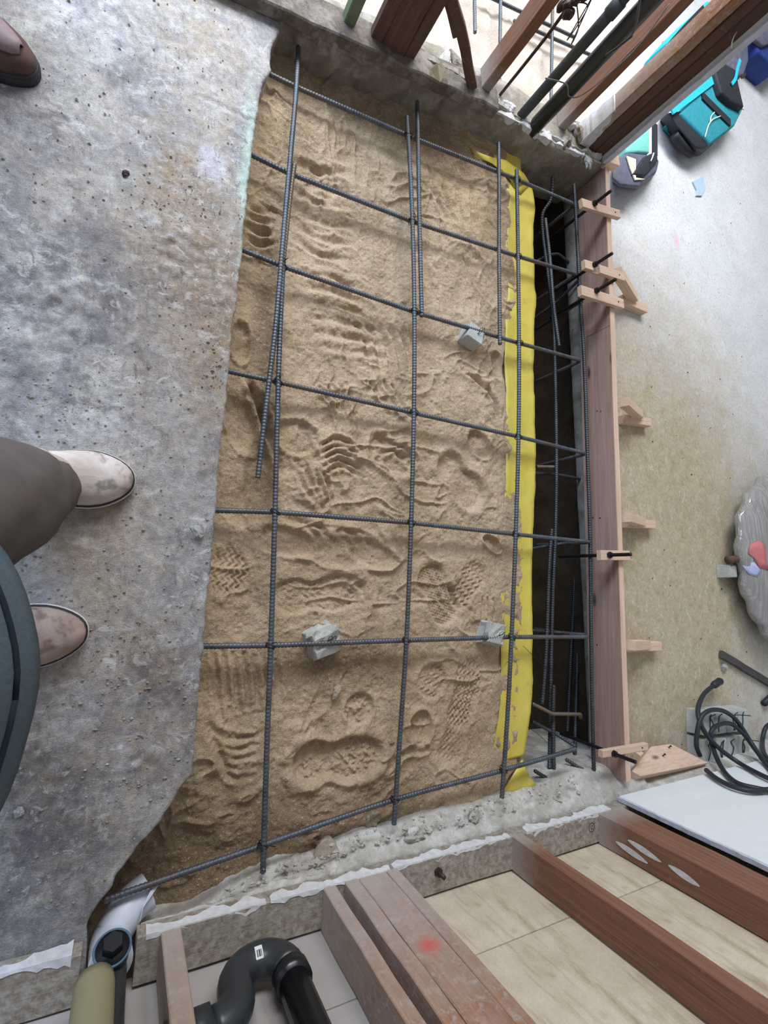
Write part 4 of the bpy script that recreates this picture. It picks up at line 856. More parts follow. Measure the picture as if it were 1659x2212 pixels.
for px, py in ((1431, 1633), (1444, 1615)):
    p = hit(px, py, c0, nb_); tube('nail', [p - nb_*.01, p + nb_*.012], .0022, M['nail'], blk, 8)
    tube('nail_head', [p + nb_*.012, p + nb_*.0135], .0042, M['nail'], blk, 8)
# ------------------------------------------------------------------ plumbing at the front left
Yp = lambda x: wallB(x, .045).y
dr = empty('drain_trap', Vector((.0, Yp(0), .0)), 'black plastic drain trap with hubs in the front stud wall', 'pipe')
RP = .029
xt = hit(640, 2100, wallB(0, .04), NB); 
def fitB(px, py): return hit(px, py, wallB(0, .04), NB)
A_ = fitB(462, 2150); Bq = fitB(492, 2076); C_ = fitB(558, 2028); D_ = fitB(622, 2090); E_ = fitB(690, 2240)
zb = C_.z
tail = [Vector((D_.x, D_.y, 1.05)), D_ + Vector((0, 0, .03))]
tube('tailpiece', tail, RP*.98, M['abs_dark'], dr, 20)
xl_ = Bq.x; xm = (xl_ + D_.x)/2; rad = (D_.x-xl_)/2
zu = D_.z + .01; arc = [Vector((xm + rad*math.cos(a), Yp(xm)+.005, zu - rad*math.sin(a)*1.0)) for a in np.linspace(0, math.pi, 15)]
zarm = zu + .055; el = [arc[-1] + Vector((0, 0, .01))] + [Vector((xl_-.045+.045*math.cos(a), arc[-1].y, zu+.012+.045*math.sin(a))) for a in np.linspace(.1, math.pi/2, 8)]
ubend = arc + el
tube('u_bend', ubend, RP*1.06, M['abs'], dr, 20)
yq = arc[-1].y; zq = el[-1].z
tube('trap_arm', [Vector((xl_-.04, yq, zq)), Vector((.0, yq, zq))], RP*.96, M['abs'], dr, 20)
def hub(name, a, b, r, mat, par): return tube(name, [a, b], r, mat, par, 22)
hub('hub', Vector((xl_-.05, yq, zq)), Vector((xl_-.085, yq, zq)), RP*1.24, M['abs'], dr); hub('hub', Vector((D_.x, D_.y, zu+.004)), Vector((D_.x, D_.y, zu+.03)), RP*1.2, M['abs_dark'], dr)
hub('hub', Vector((.12, yq, zq)), Vector((.09, yq, zq)), RP*1.2, M['abs'], dr)
# price sticker on the bend
st_ = fitB(562, 1999); c_ = Vector((xm, arc[7].y, arc[7].z)); 
sv = []
for i in range(7):
    a = -.35 + .7*i/6; n_ = Vector((0, math.cos(a+.55), -math.sin(a+.55)*-1)); sv.append(c_ + n_*(RP*1.075))
V = [v + Vector((-.007, 0, 0)) for v in sv] + [v + Vector((.007, 0, 0)) for v in sv]
stk = link('sticker', mesh('sticker', V, [(i, i+1, 8+i, 7+i) for i in range(6)]), M['paper'], dr); stk.modifiers.new('t', 'SOLIDIFY').thickness = .0006; stk['label'] = 'small white barcode sticker'
V = []; F = []
for k, w in enumerate([.0012, .0006, .0016, .0006, .001]):
    x = -.0042 + k*.0019
    b0 = len(V); s_ = sv[2:6]
    for v in s_: n_ = (v-c_).normalized(); V += [v + n_*.0008 + Vector((x, 0, 0)), v + n_*.0008 + Vector((x+w, 0, 0))]
    F += [(b0+2*i, b0+2*i+1, b0+2*i+3, b0+2*i+2) for i in range(3)]
link('barcode', mesh('barcode', V, F), M['ink'], stk)
# stack with cleanout and olive riser
xs0 = hit(238, 2110, wallB(0, .04), NB); xs_ = .005
co = empty('cleanout_tee', Vector((xs_, yq, 0)), 'black cleanout tee with hex plug at the foot of the white sleeve', 'pipe')
zc0 = zq
cp = at(243, 2048, .06); ax = Vector((0.02, .86, .50)).normalized()
tube('tee_body', smooth_path([Vector((xs_+.05, yq, zc0)), Vector((xs_+.03, yq, zc0)), Vector((xs_+.012, yq, zc0-.012)), Vector((xs_+.004, yq+.006, zc0-.04)), cp - ax*.06], 5), RP*.95, M['abs'], co, 20)
tube('cleanout_hub', [cp - ax*.07, cp - ax*.012, cp], [.025, .029, .031], M['abs_dusty'], co, 24)
ring_tube('blue_ring', cp, .0295, .0022, M['blue_ring'], co, ax, n=36)
tube('plug', [cp - ax*.002, cp + ax*.003], .027, M['abs_dark'], co, 24)
bm = bmesh.new(); bmesh.ops.create_cone(bm, cap_ends=True, segments=6, radius1=.019, radius2=.017, depth=.018); me = bpy.data.meshes.new('hex_plug'); bm.to_mesh(me); bm.free()
link('hex_plug', me, M['abs_dark'], co, frame(cp + ax*.012, (1, 0, 0), ax))
orz = hit(196, 2150, wallB(0, .03), NB)
ob = at(203, 2140, .13); ol = tube('vent_riser', [ob + Vector((0, 0, -.02)), ob + Vector((0, 0, .0)), Vector((ob.x-.004, ob.y, 1.6))], [.029, .031, .031], M['olive'], None, 22); tag(ol, 'olive tan riser pipe above the cleanout tee', 'pipe')
# white sleeve lying from the pit to the tee
slv = [at(320, 1924, -.085), at(285, 1952, -.075), at(262, 1985, -.06), at(240, 2030, -.045), cp - ax*.045]
ws = tube('white_sleeve', smooth_path(slv, 5), .037, M['pvc'], None, 22); tag(ws, 'white plastic sleeve pipe under the slab corner at front left', 'pipe')
fv = [at(343, 1912, -.045), at(326, 1925, -.04), at(310, 1960, -.03), at(303, 1990, -.03), at(312, 1950, -.055), at(335, 1918, -.06)]
ff = link('sleeve_flap', mesh('sleeve_flap', fv, [(0, 1, 2, 4), (0, 4, 5), (2, 3, 4)]), M['pvc'], ws); ff.modifiers.new('t', 'SOLIDIFY').thickness = .0015
# pipes in the back wall
def vpipe(px, py, r, label, name, mat, ztop=HT, z0=-.06):
    c = at(px, py, 0); p = tube(name, [Vector((c.x, c.y, z0)), Vector((c.x, c.y, .5)), Vector((c.x, c.y, ztop))], r, M[mat], None, 24); tag(p, label, 'pipe'); return p
p1_ = vpipe(1126, 250, .017, 'thin dusty black waste pipe between the back wall studs', 'waste_pipe', 'abs_dusty')
p2_ = vpipe(1152, 277, .026, 'thick black waste pipe beside the thin one in the back wall', 'waste_pipe', 'abs')
c = at(1126, 250, 0); hub('hub', Vector((c.x, c.y, .36)), Vector((c.x, c.y, .40)), .0205, M['abs_dusty'], p1_)
# dark rod with a cable clamp and tangle
g0 = at(1080, 205, .0); gp = [Vector((g0.x, g0.y, -.02)), Vector((g0.x+.002, g0.y, .2)), Vector((g0.x, g0.y+.004, .36)), Vector((g0.x+.006, g0.y, .9))]
gr = tube('grounding_cable', smooth_path(gp, 8), .0052, M['nail'], None, 8); tag(gr, 'dark grounding cable with clamp and wire tangle beside the broad stud', 'cable')
cc = Vector((g0.x, g0.y, .30))
for k in range(9): lump('clamp', cc + Vector((random.uniform(-.022, .022), random.uniform(-.02, .02), random.uniform(-.02, .07))), .014, .011, .016, M['nail'], gr, k, 2, .5)
for k in range(2):
    pts = [cc + Vector((.01, 0, .02)), cc + Vector((.03+.02*k, -.03, .04-.05*k)), cc + Vector((.06+.02*k, -.01, -.06)), cc + Vector((.05, .02, .05)), cc + Vector((.02, .01, .12))]
    tube('wire_loop', smooth_path(pts, 6), .0018, M['nail'], gr, 6)
c1 = at(1152, 277, 0)
wl = tube('wire_strand', smooth_path([Vector((c1.x-.12, c1.y-.03, .17)), Vector((c1.x-.06, c1.y-.05, .20)), Vector((c1.x-.01, c1.y-.04, .17)), Vector((c1.x+.035, c1.y-.03, .2)), Vector((c1.x+.08, c1.y, .34)), Vector((c1.x+.07, c1.y+.02, .46))], 6), .002, M['rubber_dusty'], None, 6); tag(wl, 'grey wire looped over the two black pipes', 'wire')
wl = tube('wire_strand', smooth_path([at(1385, -20, .6), at(1372, 60, .5), at(1350, 90, .42), at(1310, 118, .36), at(1330, 105, .4), at(1365, 78, .46)], 6), .003, M['rubber'], None, 6); tag(wl, 'black cable drooping beside the thick pipe', 'cable')
wl = tube('wire_strand', smooth_path([at(1642, -10, .5), at(1610, 40, .5), at(1585, 80, .5), at(1580, 104, .48)], 6), .0016, M['white_cord'], None, 6); tag(wl, 'thin pale wire arching from the end stud of the back wall', 'wire')
# ------------------------------------------------------------------ things on the lower floor at right
def shell(name, base, top, mat, parent=None, zb=ZR, zt=.0, bulge=.0, n=5, bev=.01):
    """soft sided body between a foot outline and a top outline of world points"""
    rings = []
    for k in range(n+1):
        t = k/n; s = bulge*math.sin(math.pi*t); r = []
        cb = sum(base, Vector())/len(base)
        for b_, t_ in zip(base, top): p = b_.lerp(t_, t); d = (p-cb); d.z = 0; r.append(Vector((p.x, p.y, zb + (zt-zb)*t)) + d*s)
        rings.append(r)
    o = loft(name, rings, mat, parent, True, True); md = o.modifiers.new('b', 'BEVEL'); md.width = bev; md.segments = 3; md.limit_method = 'ANGLE'; md.angle_limit = .6
    return o
def outline(pts, z): return [at(*p, z) for p in pts]
# teal tool bag
tb = empty('tool_bag', at(1490, 320, ZR), 'large teal and black tool bag on the floor beyond the back wall', 'bag')
zt_ = ZR+.10
body = outline([(1471, 244), (1536, 309), (1588, 270), (1606, 234), (1560, 165), (1540, 172)], zt_)
basep = [Vector((p.x, p.y, ZR)) for p in body]
shell('body', basep, body, M['teal'], tb, ZR, zt_, .04)
bb = outline([(1441, 241), (1490, 338), (1514, 334), (1539, 309), (1474, 243)], ZR+.085); base2 = outline([(1424, 262), (1440, 290), (1462, 318), (1490, 342), (1540, 310)], ZR)
b2 = [bb[0], bb[0].lerp(bb[1], .5), bb[1], bb[2], bb[3], bb[4]]; base2 = outline([(1424, 258), (1441, 288), (1488, 341), (1512, 336), (1540, 312), (1474, 246)], ZR)
b2 = outline([(1446, 243), (1462, 272), (1502, 318), (1518, 322), (1539, 306), (1474, 240)], zt_-.01)
shell('front_pocket', base2, b2, M['black'], tb, ZR, zt_-.01, .05)
def ribbon(name, pts, w, mat, parent, z, th=.004):
    P = [at(*p, z) for p in pts]; P = smooth_path(P, 4); r = []
    for i, p in enumerate(P):
        d = (P[min(i+1, len(P)-1)]-P[max(i-1, 0)]).normalized(); s = d.cross(Vector((0, 0, 1))).normalized()
        r.append([p - s*w/2, p + s*w/2, p + s*w/2 + Vector((0, 0, th)), p - s*w/2 + Vector((0, 0, th))])
    return loft(name, r, mat, parent, True, False)
ribbon('strap', [(1516, 206), (1546, 236), (1577, 266)], .045, M['black'], tb, zt_+.004)
ribbon('cyan_flap', [(1448, 240), (1490, 210), (1538, 174)], .04, M['cyan'], tb, zt_+.002, .008)
ribbon('piping', [(1542, 172), (1556, 200), (1578, 220), (1606, 236)], .012, M['cream'], tb, zt_-.001, .005)
tube('draw_cord', smooth_path([at(1523, 296, zt_+.006), at(1530, 272, zt_+.008), at(1540, 258, zt_+.008), at(1556, 251, zt_+.006)], 5), .003, M['white_cord'], tb, 6); tube('draw_cord', smooth_path([at(1534, 265, zt_+.006), at(1536, 252, zt_+.008), at(1543, 243, zt_+.006)], 5), .003, M['white_cord'], tb, 6)
tube('pocket_roll', smooth_path([at(1456, 292, ZR+.06), at(1476, 318, ZR+.055), at(1494, 332, ZR+.05)], 4), .02, M['black'], tb, 12)
# black backpack behind it
bk = empty('backpack', at(1570, 200, ZR), 'black backpack with cyan strap leaning behind the teal bag', 'bag')
tpk = outline([(1545, 150), (1565, 135), (1590, 150), (1597, 185), (1608, 232), (1580, 218), (1560, 200)], ZR+.13); shell('body', [Vector((p.x, p.y, ZR)) for p in tpk], tpk, M['black'], bk, ZR, ZR+.13, .05)
ribbon('shoulder_strap', [(1580, 182), (1588, 170), (1592, 150), (1598, 130)], .018, M['cyan'], bk, ZR+.135)
tpk = outline([(1585, 110), (1616, 90), (1618, 130), (1608, 160), (1594, 165), (1584, 140)], ZR+.10); shell('side_pocket', [Vector((p.x, p.y, ZR)) for p in tpk], tpk, M['slate'], bk, ZR, ZR+.10, .05)
ribbon('buckle_strap', [(1600, 168), (1606, 166), (1609, 158)], .014, M['black'], bk, ZR+.135)
# cyan and dark bags glimpsed between the end studs
gb = empty('tool_bag', at(1470, 90, ZR), 'cyan bag glimpsed between the end studs of the back wall', 'bag')
tpk = outline([(1440, 90), (1470, 55), (1510, 20), (1530, 0), (1545, 20), (1500, 70), (1460, 110)], ZR+.12); shell('body', [Vector((p.x, p.y, ZR)) for p in tpk], tpk, M['cyan'], gb, ZR, ZR+.12, .05)
ribbon('strap', [(1445, 100), (1480, 60), (1520, 18)], .03, M['black'], gb, ZR+.122)
# small open bag by the wall end
sb = empty('gear_bag', at(1370, 380, ZR), 'small slate grey bag with mint lid and black zip pocket by the wall end', 'bag')
zs_ = ZR+.09
tpk = outline([(1325, 345), (1356, 330), (1402, 335), (1424, 345), (1418, 372), (1387, 392), (1382, 404), (1340, 400), (1322, 385)], zs_); shell('body', outline([(1325, 350), (1356, 340), (1402, 345), (1418, 355), (1412, 380), (1388, 402), (1375, 411), (1340, 406), (1322, 392)], ZR), tpk, M['slate'], sb, ZR, zs_, .03)
tpk = outline([(1352, 312), (1372, 290), (1404, 275), (1404, 330), (1380, 328), (1356, 330)], zs_-.01); shell('lid', [Vector((p.x, p.y, ZR)) for p in tpk], tpk, M['mint'], sb, ZR, zs_-.01, .03)
ribbon('strap', [(1413, 268), (1413, 300), (1413, 335)], .034, M['black'], sb, zs_-.004, .006)
tpk = outline([(1372, 372), (1396, 335), (1424, 322), (1425, 345), (1398, 376)], zs_+.02); shell('zip_pocket', [Vector((p.x, p.y, zs_-.02)) for p in tpk], tpk, M['black'], sb, zs_-.02, zs_+.012, .03, 3, .005)
tri = outline([(1352, 338), (1372, 345), (1372, 385), (1392, 388), (1370, 390), (1360, 365)], zs_+.003); V = tri + [p + Vector((0, 0, .004)) for p in tri]; N = len(tri)
link('lining', mesh('lining', V, [tuple(range(N, 2*N))] + [(i, (i+1) % N, N+(i+1) % N, N+i) for i in range(N)]), M['cream'], sb)
tube('zip_pull', [at(1406, 348, zs_+.02), at(1410, 338, zs_+.021), at(1412, 331, zs_+.02)], .003, M['white_cord'], sb, 6)
# navy box bag and orange cord at the frame edge
nb = empty('cooler_bag', at(1655, 100, ZR), 'navy and grey bag at the upper right edge', 'bag')
tpk = outline([(1626, 80), (1650, 50), (1720, 30), (1740, 100), (1680, 150), (1640, 112)], ZR+.12); shell('body', [Vector((p.x, p.y, ZR)) for p in tpk], tpk, M['navy'], nb, ZR, ZR+.12, .02)
tpk = outline([(1628, 78), (1650, 52), (1720, 32), (1730, 70), (1650, 98)], ZR+.14); shell('lid', [Vector((p.x, p.y, ZR+.115)) for p in tpk], tpk, M['slate'], nb, ZR+.118, ZR+.14, .02, 3)
oc = tube('extension_cord', smooth_path([at(1612, 146, ZR+.01), at(1630, 142, ZR+.01), at(1660, 146, ZR+.01), at(1700, 150, ZR+.01)], 6), .011, M['orange'], None, 10); tag(oc, 'bright orange cord on the floor at the upper right edge', 'cord')
oc = tube('extension_cord', smooth_path([at(1432, 92, ZR+.01), at(1440, 100, ZR+.01), at(1448, 120, ZR+.01)], 6), .008, M['orange'], None, 10); tag(oc, 'bit of orange cord glimpsed between the end studs', 'cord')
# pale blue scrap on the floor
def scrap(name, pts, mat, label, z=ZR, th=.003):
    P = outline(pts, z+.001); V = P + [p + Vector((0, 0, th)) for p in P]; N = len(P)
    o = link(name, mesh(name, V, [tuple(range(N))[::-1], tuple(range(N, 2*N))] + [(i, (i+1) % N, N+(i+1) % N, N+i) for i in range(N)]), M[mat]); tag(o, label, name.replace('_', ' ')); return o
scrap('paper_scrap', [(1494, 394), (1516, 382), (1522, 408), (1514, 424), (1502, 424), (1503, 412)], 'paleblue', 'pale blue paper scrap on the bright floor below the teal bag', ZR, .006)
# plastic wrapped sack
def sack():
    c = at(1745, 1212, ZR); a, b, hh = c.x - at(1584, 1225, ZR+.05).x, .50, .17; bm = bmesh.new(); bmesh.ops.create_uvsphere(bm, u_segments=72, v_segments=36, radius=1)
    for v in bm.verts:
        p = v.co.copy(); ang = math.atan2(p.y, p.x); q = abs(p.x)**2.4 + abs(p.y)**2.4
        w = 1 + .02*math.sin(ang*23)*(1-abs(p.z)) + .05*float(fbm(np.array([p.x*3]), np.array([p.y*3+p.z]), 3)[0])
        sgn = lambda t, e: math.copysign(abs(t)**e, t)
        v.co = Vector((sgn(p.x, .85)*a*w, sgn(p.y, .85)*b*w, max(-.9, sgn(p.z, .8))*hh*.5*w + .045*hh))
    from mathutils.bvhtree import BVHTree
    tree = BVHTree.FromBMesh(bm); off = Vector((c.x, c.y, ZR+.07)); eye = Vector((0, 0, HC))
    def on(px, py):
        h_, n_, _, _ = tree.ray_cast(eye-off, Vector(ray(px, py)).normalized()); return (h_ + n_*.004 + off) if h_ else at(px, py, ZR+.1)
    me = bpy.data.meshes.new('sack'); bm.to_mesh(me); bm.free()
    r = empty('plastic_sack', (c.x, c.y, ZR), 'big grey sack wrapped in shiny clear plastic at the right edge', 'sack')
    link('wrapped_body', me, M['bag'], r, Matrix.Translation((c.x, c.y, ZR+.07)), True)
    def patch(name, pts, mat):
        cx_, cy_ = sum(p[0] for p in pts)/len(pts), sum(p[1] for p in pts)/len(pts); N = len(pts); V = [on(*p) for p in pts] + [on(cx_ + (p[0]-cx_)*.5, cy_ + (p[1]-cy_)*.5) for p in pts] + [on(cx_, cy_)]
        o = link(name, mesh(name, V, [(i, (i+1) % N, N+(i+1) % N, N+i) for i in range(N)] + [(N+i, N+(i+1) % N, 2*N) for i in range(N)]), M[mat], r, None, True); o.modifiers.new('t', 'SOLIDIFY').thickness = .002
    patch('label', [(1620, 1176), (1640, 1168), (1652, 1180), (1654, 1215), (1662, 1232), (1640, 1226), (1628, 1205), (1616, 1195)], 'pink'); patch('paper_tag', [(1604, 1222), (1628, 1214), (1644, 1232), (1636, 1246), (1618, 1240)], 'purple_paper')
    P = smooth_path([at(1572, 1210, ZR+.05), at(1600, 1206, ZR+.07), at(1640, 1202, ZR+.08)], 4); tube('gathered_neck', P, [.02, .018, .017, .016, .018, .02, .022, .024, .026], M['stud_dark'], r, 10)
sack()
def dobie_at(x, y, z, s, rz, label, h=None):
    bm = bmesh.new(); bmesh.ops.create_cube(bm, size=1)
    for v in bm.verts: k = 1 - .1*(v.co.z+.5); v.co = Vector((v.co.x*s[0]*k, v.co.y*s[1]*k, (v.co.z+.5)*s[2]))
    bmesh.ops.bevel(bm, geom=bm.edges[:], offset=.0025, segments=2, affect='EDGES'); me = bpy.data.meshes.new('concrete_spacer'); bm.to_mesh(me); bm.free()
    o = link('concrete_spacer', me, M['dobie'], None, Matrix.Translation((x, y, z)) @ Matrix.Rotation(rz, 4, 'Z')); tag(o, label, 'spacer'); return o
c = at(1556, 1234, ZR); sp1 = dobie_at(c.x, c.y, ZR, (.072, .062, .055), 0, 'grey concrete spacer block beside the plastic sack')
tube('tie_wire', smooth_path([Vector((c.x-.02, c.y+.02, ZR+.05)), Vector((c.x, c.y+.03, ZR+.07)), Vector((c.x+.03, c.y+.02, ZR+.06))], 4), .0012, M['wire'], sp1, 5)
# two rows of wired spacer blocks under the cable coil
k0 = at(1478, 1585, ZR); ux = (at(1585, 1632, ZR)-at(1482, 1648, ZR)); ux.z = 0; ux.normalize(); uy = Vector((-ux.y, ux.x, 0)); rz = math.atan2(ux.y, ux.x)
b0 = at(1487, 1624, ZR)
names = ['nearest the timber block', 'second from the timber block', 'second from the far end', 'at the far end']
b0 = at(1482, 1640, ZR)
for j in range(2):
    for i in range(4):
        p = b0 + ux*(.045+.088*i) + uy*(.05+.106*j); o = dobie_at(p.x, p.y, ZR, (.086, .098, .07), rz + random.uniform(-.04, .04), f'wired concrete spacer, {["front", "back"][j]} row under the cable coil, {names[i]}')
        for k in range(1 + (i+j) % 2):
            t = Vector((p.x, p.y, ZR+.071)) + ux*random.uniform(-.02, .02); r_ = lambda: ux*random.uniform(-.012, .012); tube('tie_wire', smooth_path([t - uy*.036 + r_(), t + r_() + Vector((0, 0, .003)), t + uy*.026 + r_() + Vector((0, 0, .002)), t + uy*.04 + r_() + Vector((0, 0, .012+.05*(i > 1 and k)))], 4), .0018, M['wire'], o, 5)
# black cable coil and its plug
def zcab(pts):
    out = []
    for px, py, z in pts:
        p = at(px, py, z); o_ = wallB(0, -.034)
        if (p - o_).dot(NB) < 0: p = hit(px, py, o_, NB)
        out.append(p)
    return smooth_path(out, 8)
cb = tube('power_cable', zcab([(1540, 1482, -.10), (1520, 1500, -.095), (1508, 1530, -.075), (1512, 1560, -.05), (1530, 1592, -.04), (1560, 1622, -.02), (1600, 1650, .02), (1640, 1672, .06), (1680, 1690, .1)]), .0088, M['rubber'], None, 10); tag(cb, 'black power cable with plug end curling over the wired spacers', 'cable')
pl_ = tube('plug', smooth_path([at(1540, 1482, -.10), at(1548, 1476, -.10), at(1557, 1470, -.10)], 3), [.011, .014, .015, .015, .014, .016, .012], M['rubber'], cb, 10)
cb = tube('power_cable', zcab([(1512, 1632, -.06), (1504, 1605, -.055), (1512, 1556, -.05), (1530, 1536, -.045), (1560, 1535, -.045), (1590, 1555, -.04), (1620, 1600, -.02), (1650, 1645, .02), (1680, 1680, .05)]), .0088, M['rubber'], None, 10); tag(cb, 'dusty black cable loop arching along the top of the spacers', 'cable')
cb = tube('power_cable', zcab([(1690, 1712, .06), (1640, 1704, .05), (1590, 1690, .03), (1560, 1660, -.01), (1540, 1615, -.045), (1536, 1582, -.045), (1552, 1566, -.045), (1580, 1564, -.045), (1610, 1590, -.03), (1640, 1630, -.01), (1680, 1660, .03)]), .0088, M['rubber'], None, 10); tag(cb, 'black cable inner loop lying over the spacers and gypsum sheet', 'cable')
cb = tube('power_cable', zcab([(1526, 1664, -.02), (1548, 1682, .01), (1580, 1698, .03), (1620, 1708, .05), (1660, 1706, .06), (1700, 1700, .08)]), .0088, M['rubber'], None, 10); tag(cb, 'black cable sagging from under the timber block across the white sheet', 'cable')
cb = tube('power_cable', zcab([(1670, 1560, -.1), (1654, 1572, -.1), (1647, 1600, -.09), (1652, 1630, -.06), (1680, 1655, -.02)]), .0088, M['rubber'], None, 10); tag(cb, 'black cable curve at the right edge above the white sheet', 'cable')
cp2 = tube('cable_socket', [at(1650, 1520, ZR+.015), at(1664, 1508, ZR+.015), at(1680, 1496, ZR+.015)], [.014, .016, .015], M['rubber'], None, 8); tag(cp2, 'black socket end cut by the right edge below the stick', 'cable')
stk_ = board('wooden_stick', at(1558, 1414, ZR+.011), at(1690, 1492, ZR+.012), .034, .02, (0, 0, 1), M['stick'], None, .003, .002); tag(stk_, 'dark weathered stick on the sandy floor below the sack', 'stick')
def chip(px, py, z, s, mat, label, seed, name='stone'):
    c = at(px, py, z); o = lump(name, c + Vector((0, 0, s[2]*.55)), s[0], s[1], s[2], M[mat], None, seed, 3, .55, seed*1.3); tag(o, label, 'stone'); return o
chip(1560, 1440, ZR, (.017, .016, .014), 'grey_stone', 'grey stone chip beside the dark stick', 1)
chip(725, 1494, sand_z(*at(725, 1494, ZS).xy)-.004, (.011, .018, .011), 'stone', 'brown stone half sunk in the sand below the chipped spacer', 2)
chip(803, 1766, ZS-.002, (.02, .017, .016), 'stone', 'round brown stone against the broken front curb', 3)
chip(425, 1149, .0, (.016, .01, .008), 'grey_stone', 'grey concrete chip near the slab edge beside the boots', 4)
chip(143, 1170, .0, (.005, .005, .004), 'grey_stone', 'small pale pebble between the two boots', 5)
chip(40, 1754, .0, (.009, .008, .006), 'grey_stone', 'small pale pebble on the dark floor below the shirt', 6)
chip(271, 378, .0, (.007, .009, .005), 'nail', 'small dark lump on the bright slab left of the pit', 7)
chip(843, 1602, sand_z(*at(843, 1602, ZS).xy)-.003, (.008, .008, .007), 'stone', 'small tan stone by the middle long bar near the deep boot print', 8)
chip(1074, 1605, sand_z(*at(1074, 1605, ZS).xy)-.003, (.008, .009, .007), 'stone', 'small tan stone left of the right long bar at the front', 9)
chip(640, 1870, ZS+.01, (.04, .025, .02), 'curb', 'pale broken concrete lump beside the left bar foot', 10)
chip(700, 1835, ZS+.012, (.045, .03, .02), 'stone', 'brown broken concrete lump against the front curb', 11)
chip(890, 1800, -.04, (.03, .02, .016), 'curb', 'loose concrete lump on the front curb behind the middle bar', 12)
chip(1020, 1758, -.04, (.022, .016, .014), 'curb', 'loose concrete lump on the front curb near the yellow flap', 13)
# grit and crumbs strewn over the slab (nobody could count it)
def grit(name, n, region, zf, mat, smin, smax, label, seed):
    r = np.random.RandomState(seed); V = []; F = []
    base = np.array([[1, 0, 0], [-1, 0, 0], [0, 1, 0], [0, -1, 0], [0, 0, 1], [0, 0, -1]], float); tri = [(0, 2, 4), (2, 1, 4), (1, 3, 4), (3, 0, 4), (2, 0, 5), (1, 2, 5), (3, 1, 5), (0, 3, 5)]
    for px, py in region(r, n):
        c = at(px, py, 0) if zf is None else at(px, py, zf)
        if zf is None and c.x > edgeX(c.y)-.006: continue
        s = smin + (smax-smin)*r.rand()**3; b = len(V)//1
        z = c.z if zf is None else zf
        pts = base*(s*(.6+.7*r.rand(6, 1))) + np.array([c.x, c.y, z + s*.4]); V += [tuple(p) for p in pts]; F += [tuple(b+i for i in t) for t in tri]
    o = link(name, mesh(name, V, F), M[mat]); tag(o, label, 'grit', None, 'stuff')
def reg_left(r, n):
    out = []
    cl = [(430, 600, 70, 90), (380, 470, 60, 50), (480, 760, 30, 80), (100, 700, 90, 80), (170, 860, 80, 50), (250, 700, 120, 120), (420, 1150, 20, 15), (250, 1400, 90, 130), (290, 1640, 40, 30), (60, 740, 60, 90), (150, 1180, 60, 40), (380, 1780, 50, 60)]
    for i in range(n):
        if r.rand() < .35: out.append((r.uniform(0, 560), r.uniform(0, 2000)))
        else: c = cl[r.randint(len(cl))]; out.append((c[0]+c[2]*r.randn(), c[1]+c[3]*r.randn()))
    return out
grit('slab_grit', 2600, reg_left, None, 'stone', .0008, .0040, 'sandy grit and crumbs scattered over the slab', 3)
grit('pale_slab_grit', 420, reg_left, None, 'grey_stone', .0008, .0045, 'pale concrete crumbs scattered over the slab', 5)
grit('floor_grit', 130, lambda r, n: [(r.uniform(1400, 1650), r.uniform(400, 1640)) for _ in range(n)], ZR+.001, 'dirt', .0008, .004, 'dark crumbs scattered over the lower floor', 8)
def reg_curb(r, n):
    out = []
    for i in range(n): x = r.uniform(430, 1250); y0 = np.interp(x, [p[0] for p in bot_px], [p[1] for p in bot_px]); out.append((x, y0 + r.uniform(4, 60)))
    return out
grit('curb_rubble', 420, reg_curb, -.028, 'curb', .002, .009, 'broken concrete rubble along the front curb', 9)
# ------------------------------------------------------------------ people
def shoe(name, toe, heel, w, mat, parent, welt='welt', sole='sole_white', h=.062):
    """toe, heel: ground points; the shoe points from heel to toe"""
    toe, heel = Vector(toe), Vector(heel); L = (toe-heel).length; Mx = frame(heel, toe-heel, (0, 0, 1))
    def hw(t): return w/2*max(.0, 1-abs(2*t-1)**3.)**(1/2.3)*(.82+.20*math.exp(-((t-.72)/.24)**2)+.04*math.exp(-((t-.1)/.2)**2))
    def ringat(z, grow, n=44):
        r = []
        for i in range(n):
            a = 2*math.pi*i/n; c_, q = math.cos(a), math.sin(a); c_ = math.copysign(abs(c_)**.8, c_); t = .5+.5*c_
            r.append(Vector((L*(.5+(t-.5)*(1+grow*2)), math.copysign(hw(min(max(t, 0), 1)) + grow*L*abs(q)**.8, q) if abs(q) > 1e-6 else 0, z)))
        return r
    s_ = loft('sole', [ringat(0, -.002), ringat(.002, .016), ringat(.016, .018), ringat(.019, .012)], M[sole], parent, True, True, Mx)
    loft('welt', [ringat(.0185, .010), ringat(.020, .012), ringat(.024, .009), ringat(.025, .004)], M[welt], parent, True, True, Mx)
    rings = []; n = 24
    for k in range(17):
        t = .5-.5*math.cos(math.pi*(.02+.96*k/16)); W_ = hw(t)*1.0
        top = h*(.50 + .50*(1-sstepf(.30, .95, t)))*(1 - max(0, (t-.90)/.1)**2*.5)*(min(1, .55+t*6)); top = top*(1.35 if t < .35 else 1.35-.35*sstepf(.35, .6, t))
        cr = .003*math.sin(t*70)*math.exp(-((t-.58)/.1)**2)
        r = []
        for i in range(n):
            a = math.pi*2*i/n; y = math.cos(a)*W_; z = .022 + max(0, math.sin(a))**.75*(top+cr) if math.sin(a) > 0 else .022
            r.append(Vector((L*t, y, z)))
        rings.append(r)
    loft(name, rings, M[mat], parent, True, True, Mx); return Mx, L
def sstepf(a, b, x):
    t = min(max((x-a)/(b-a), 0), 1); return t*t*(3-2*t)
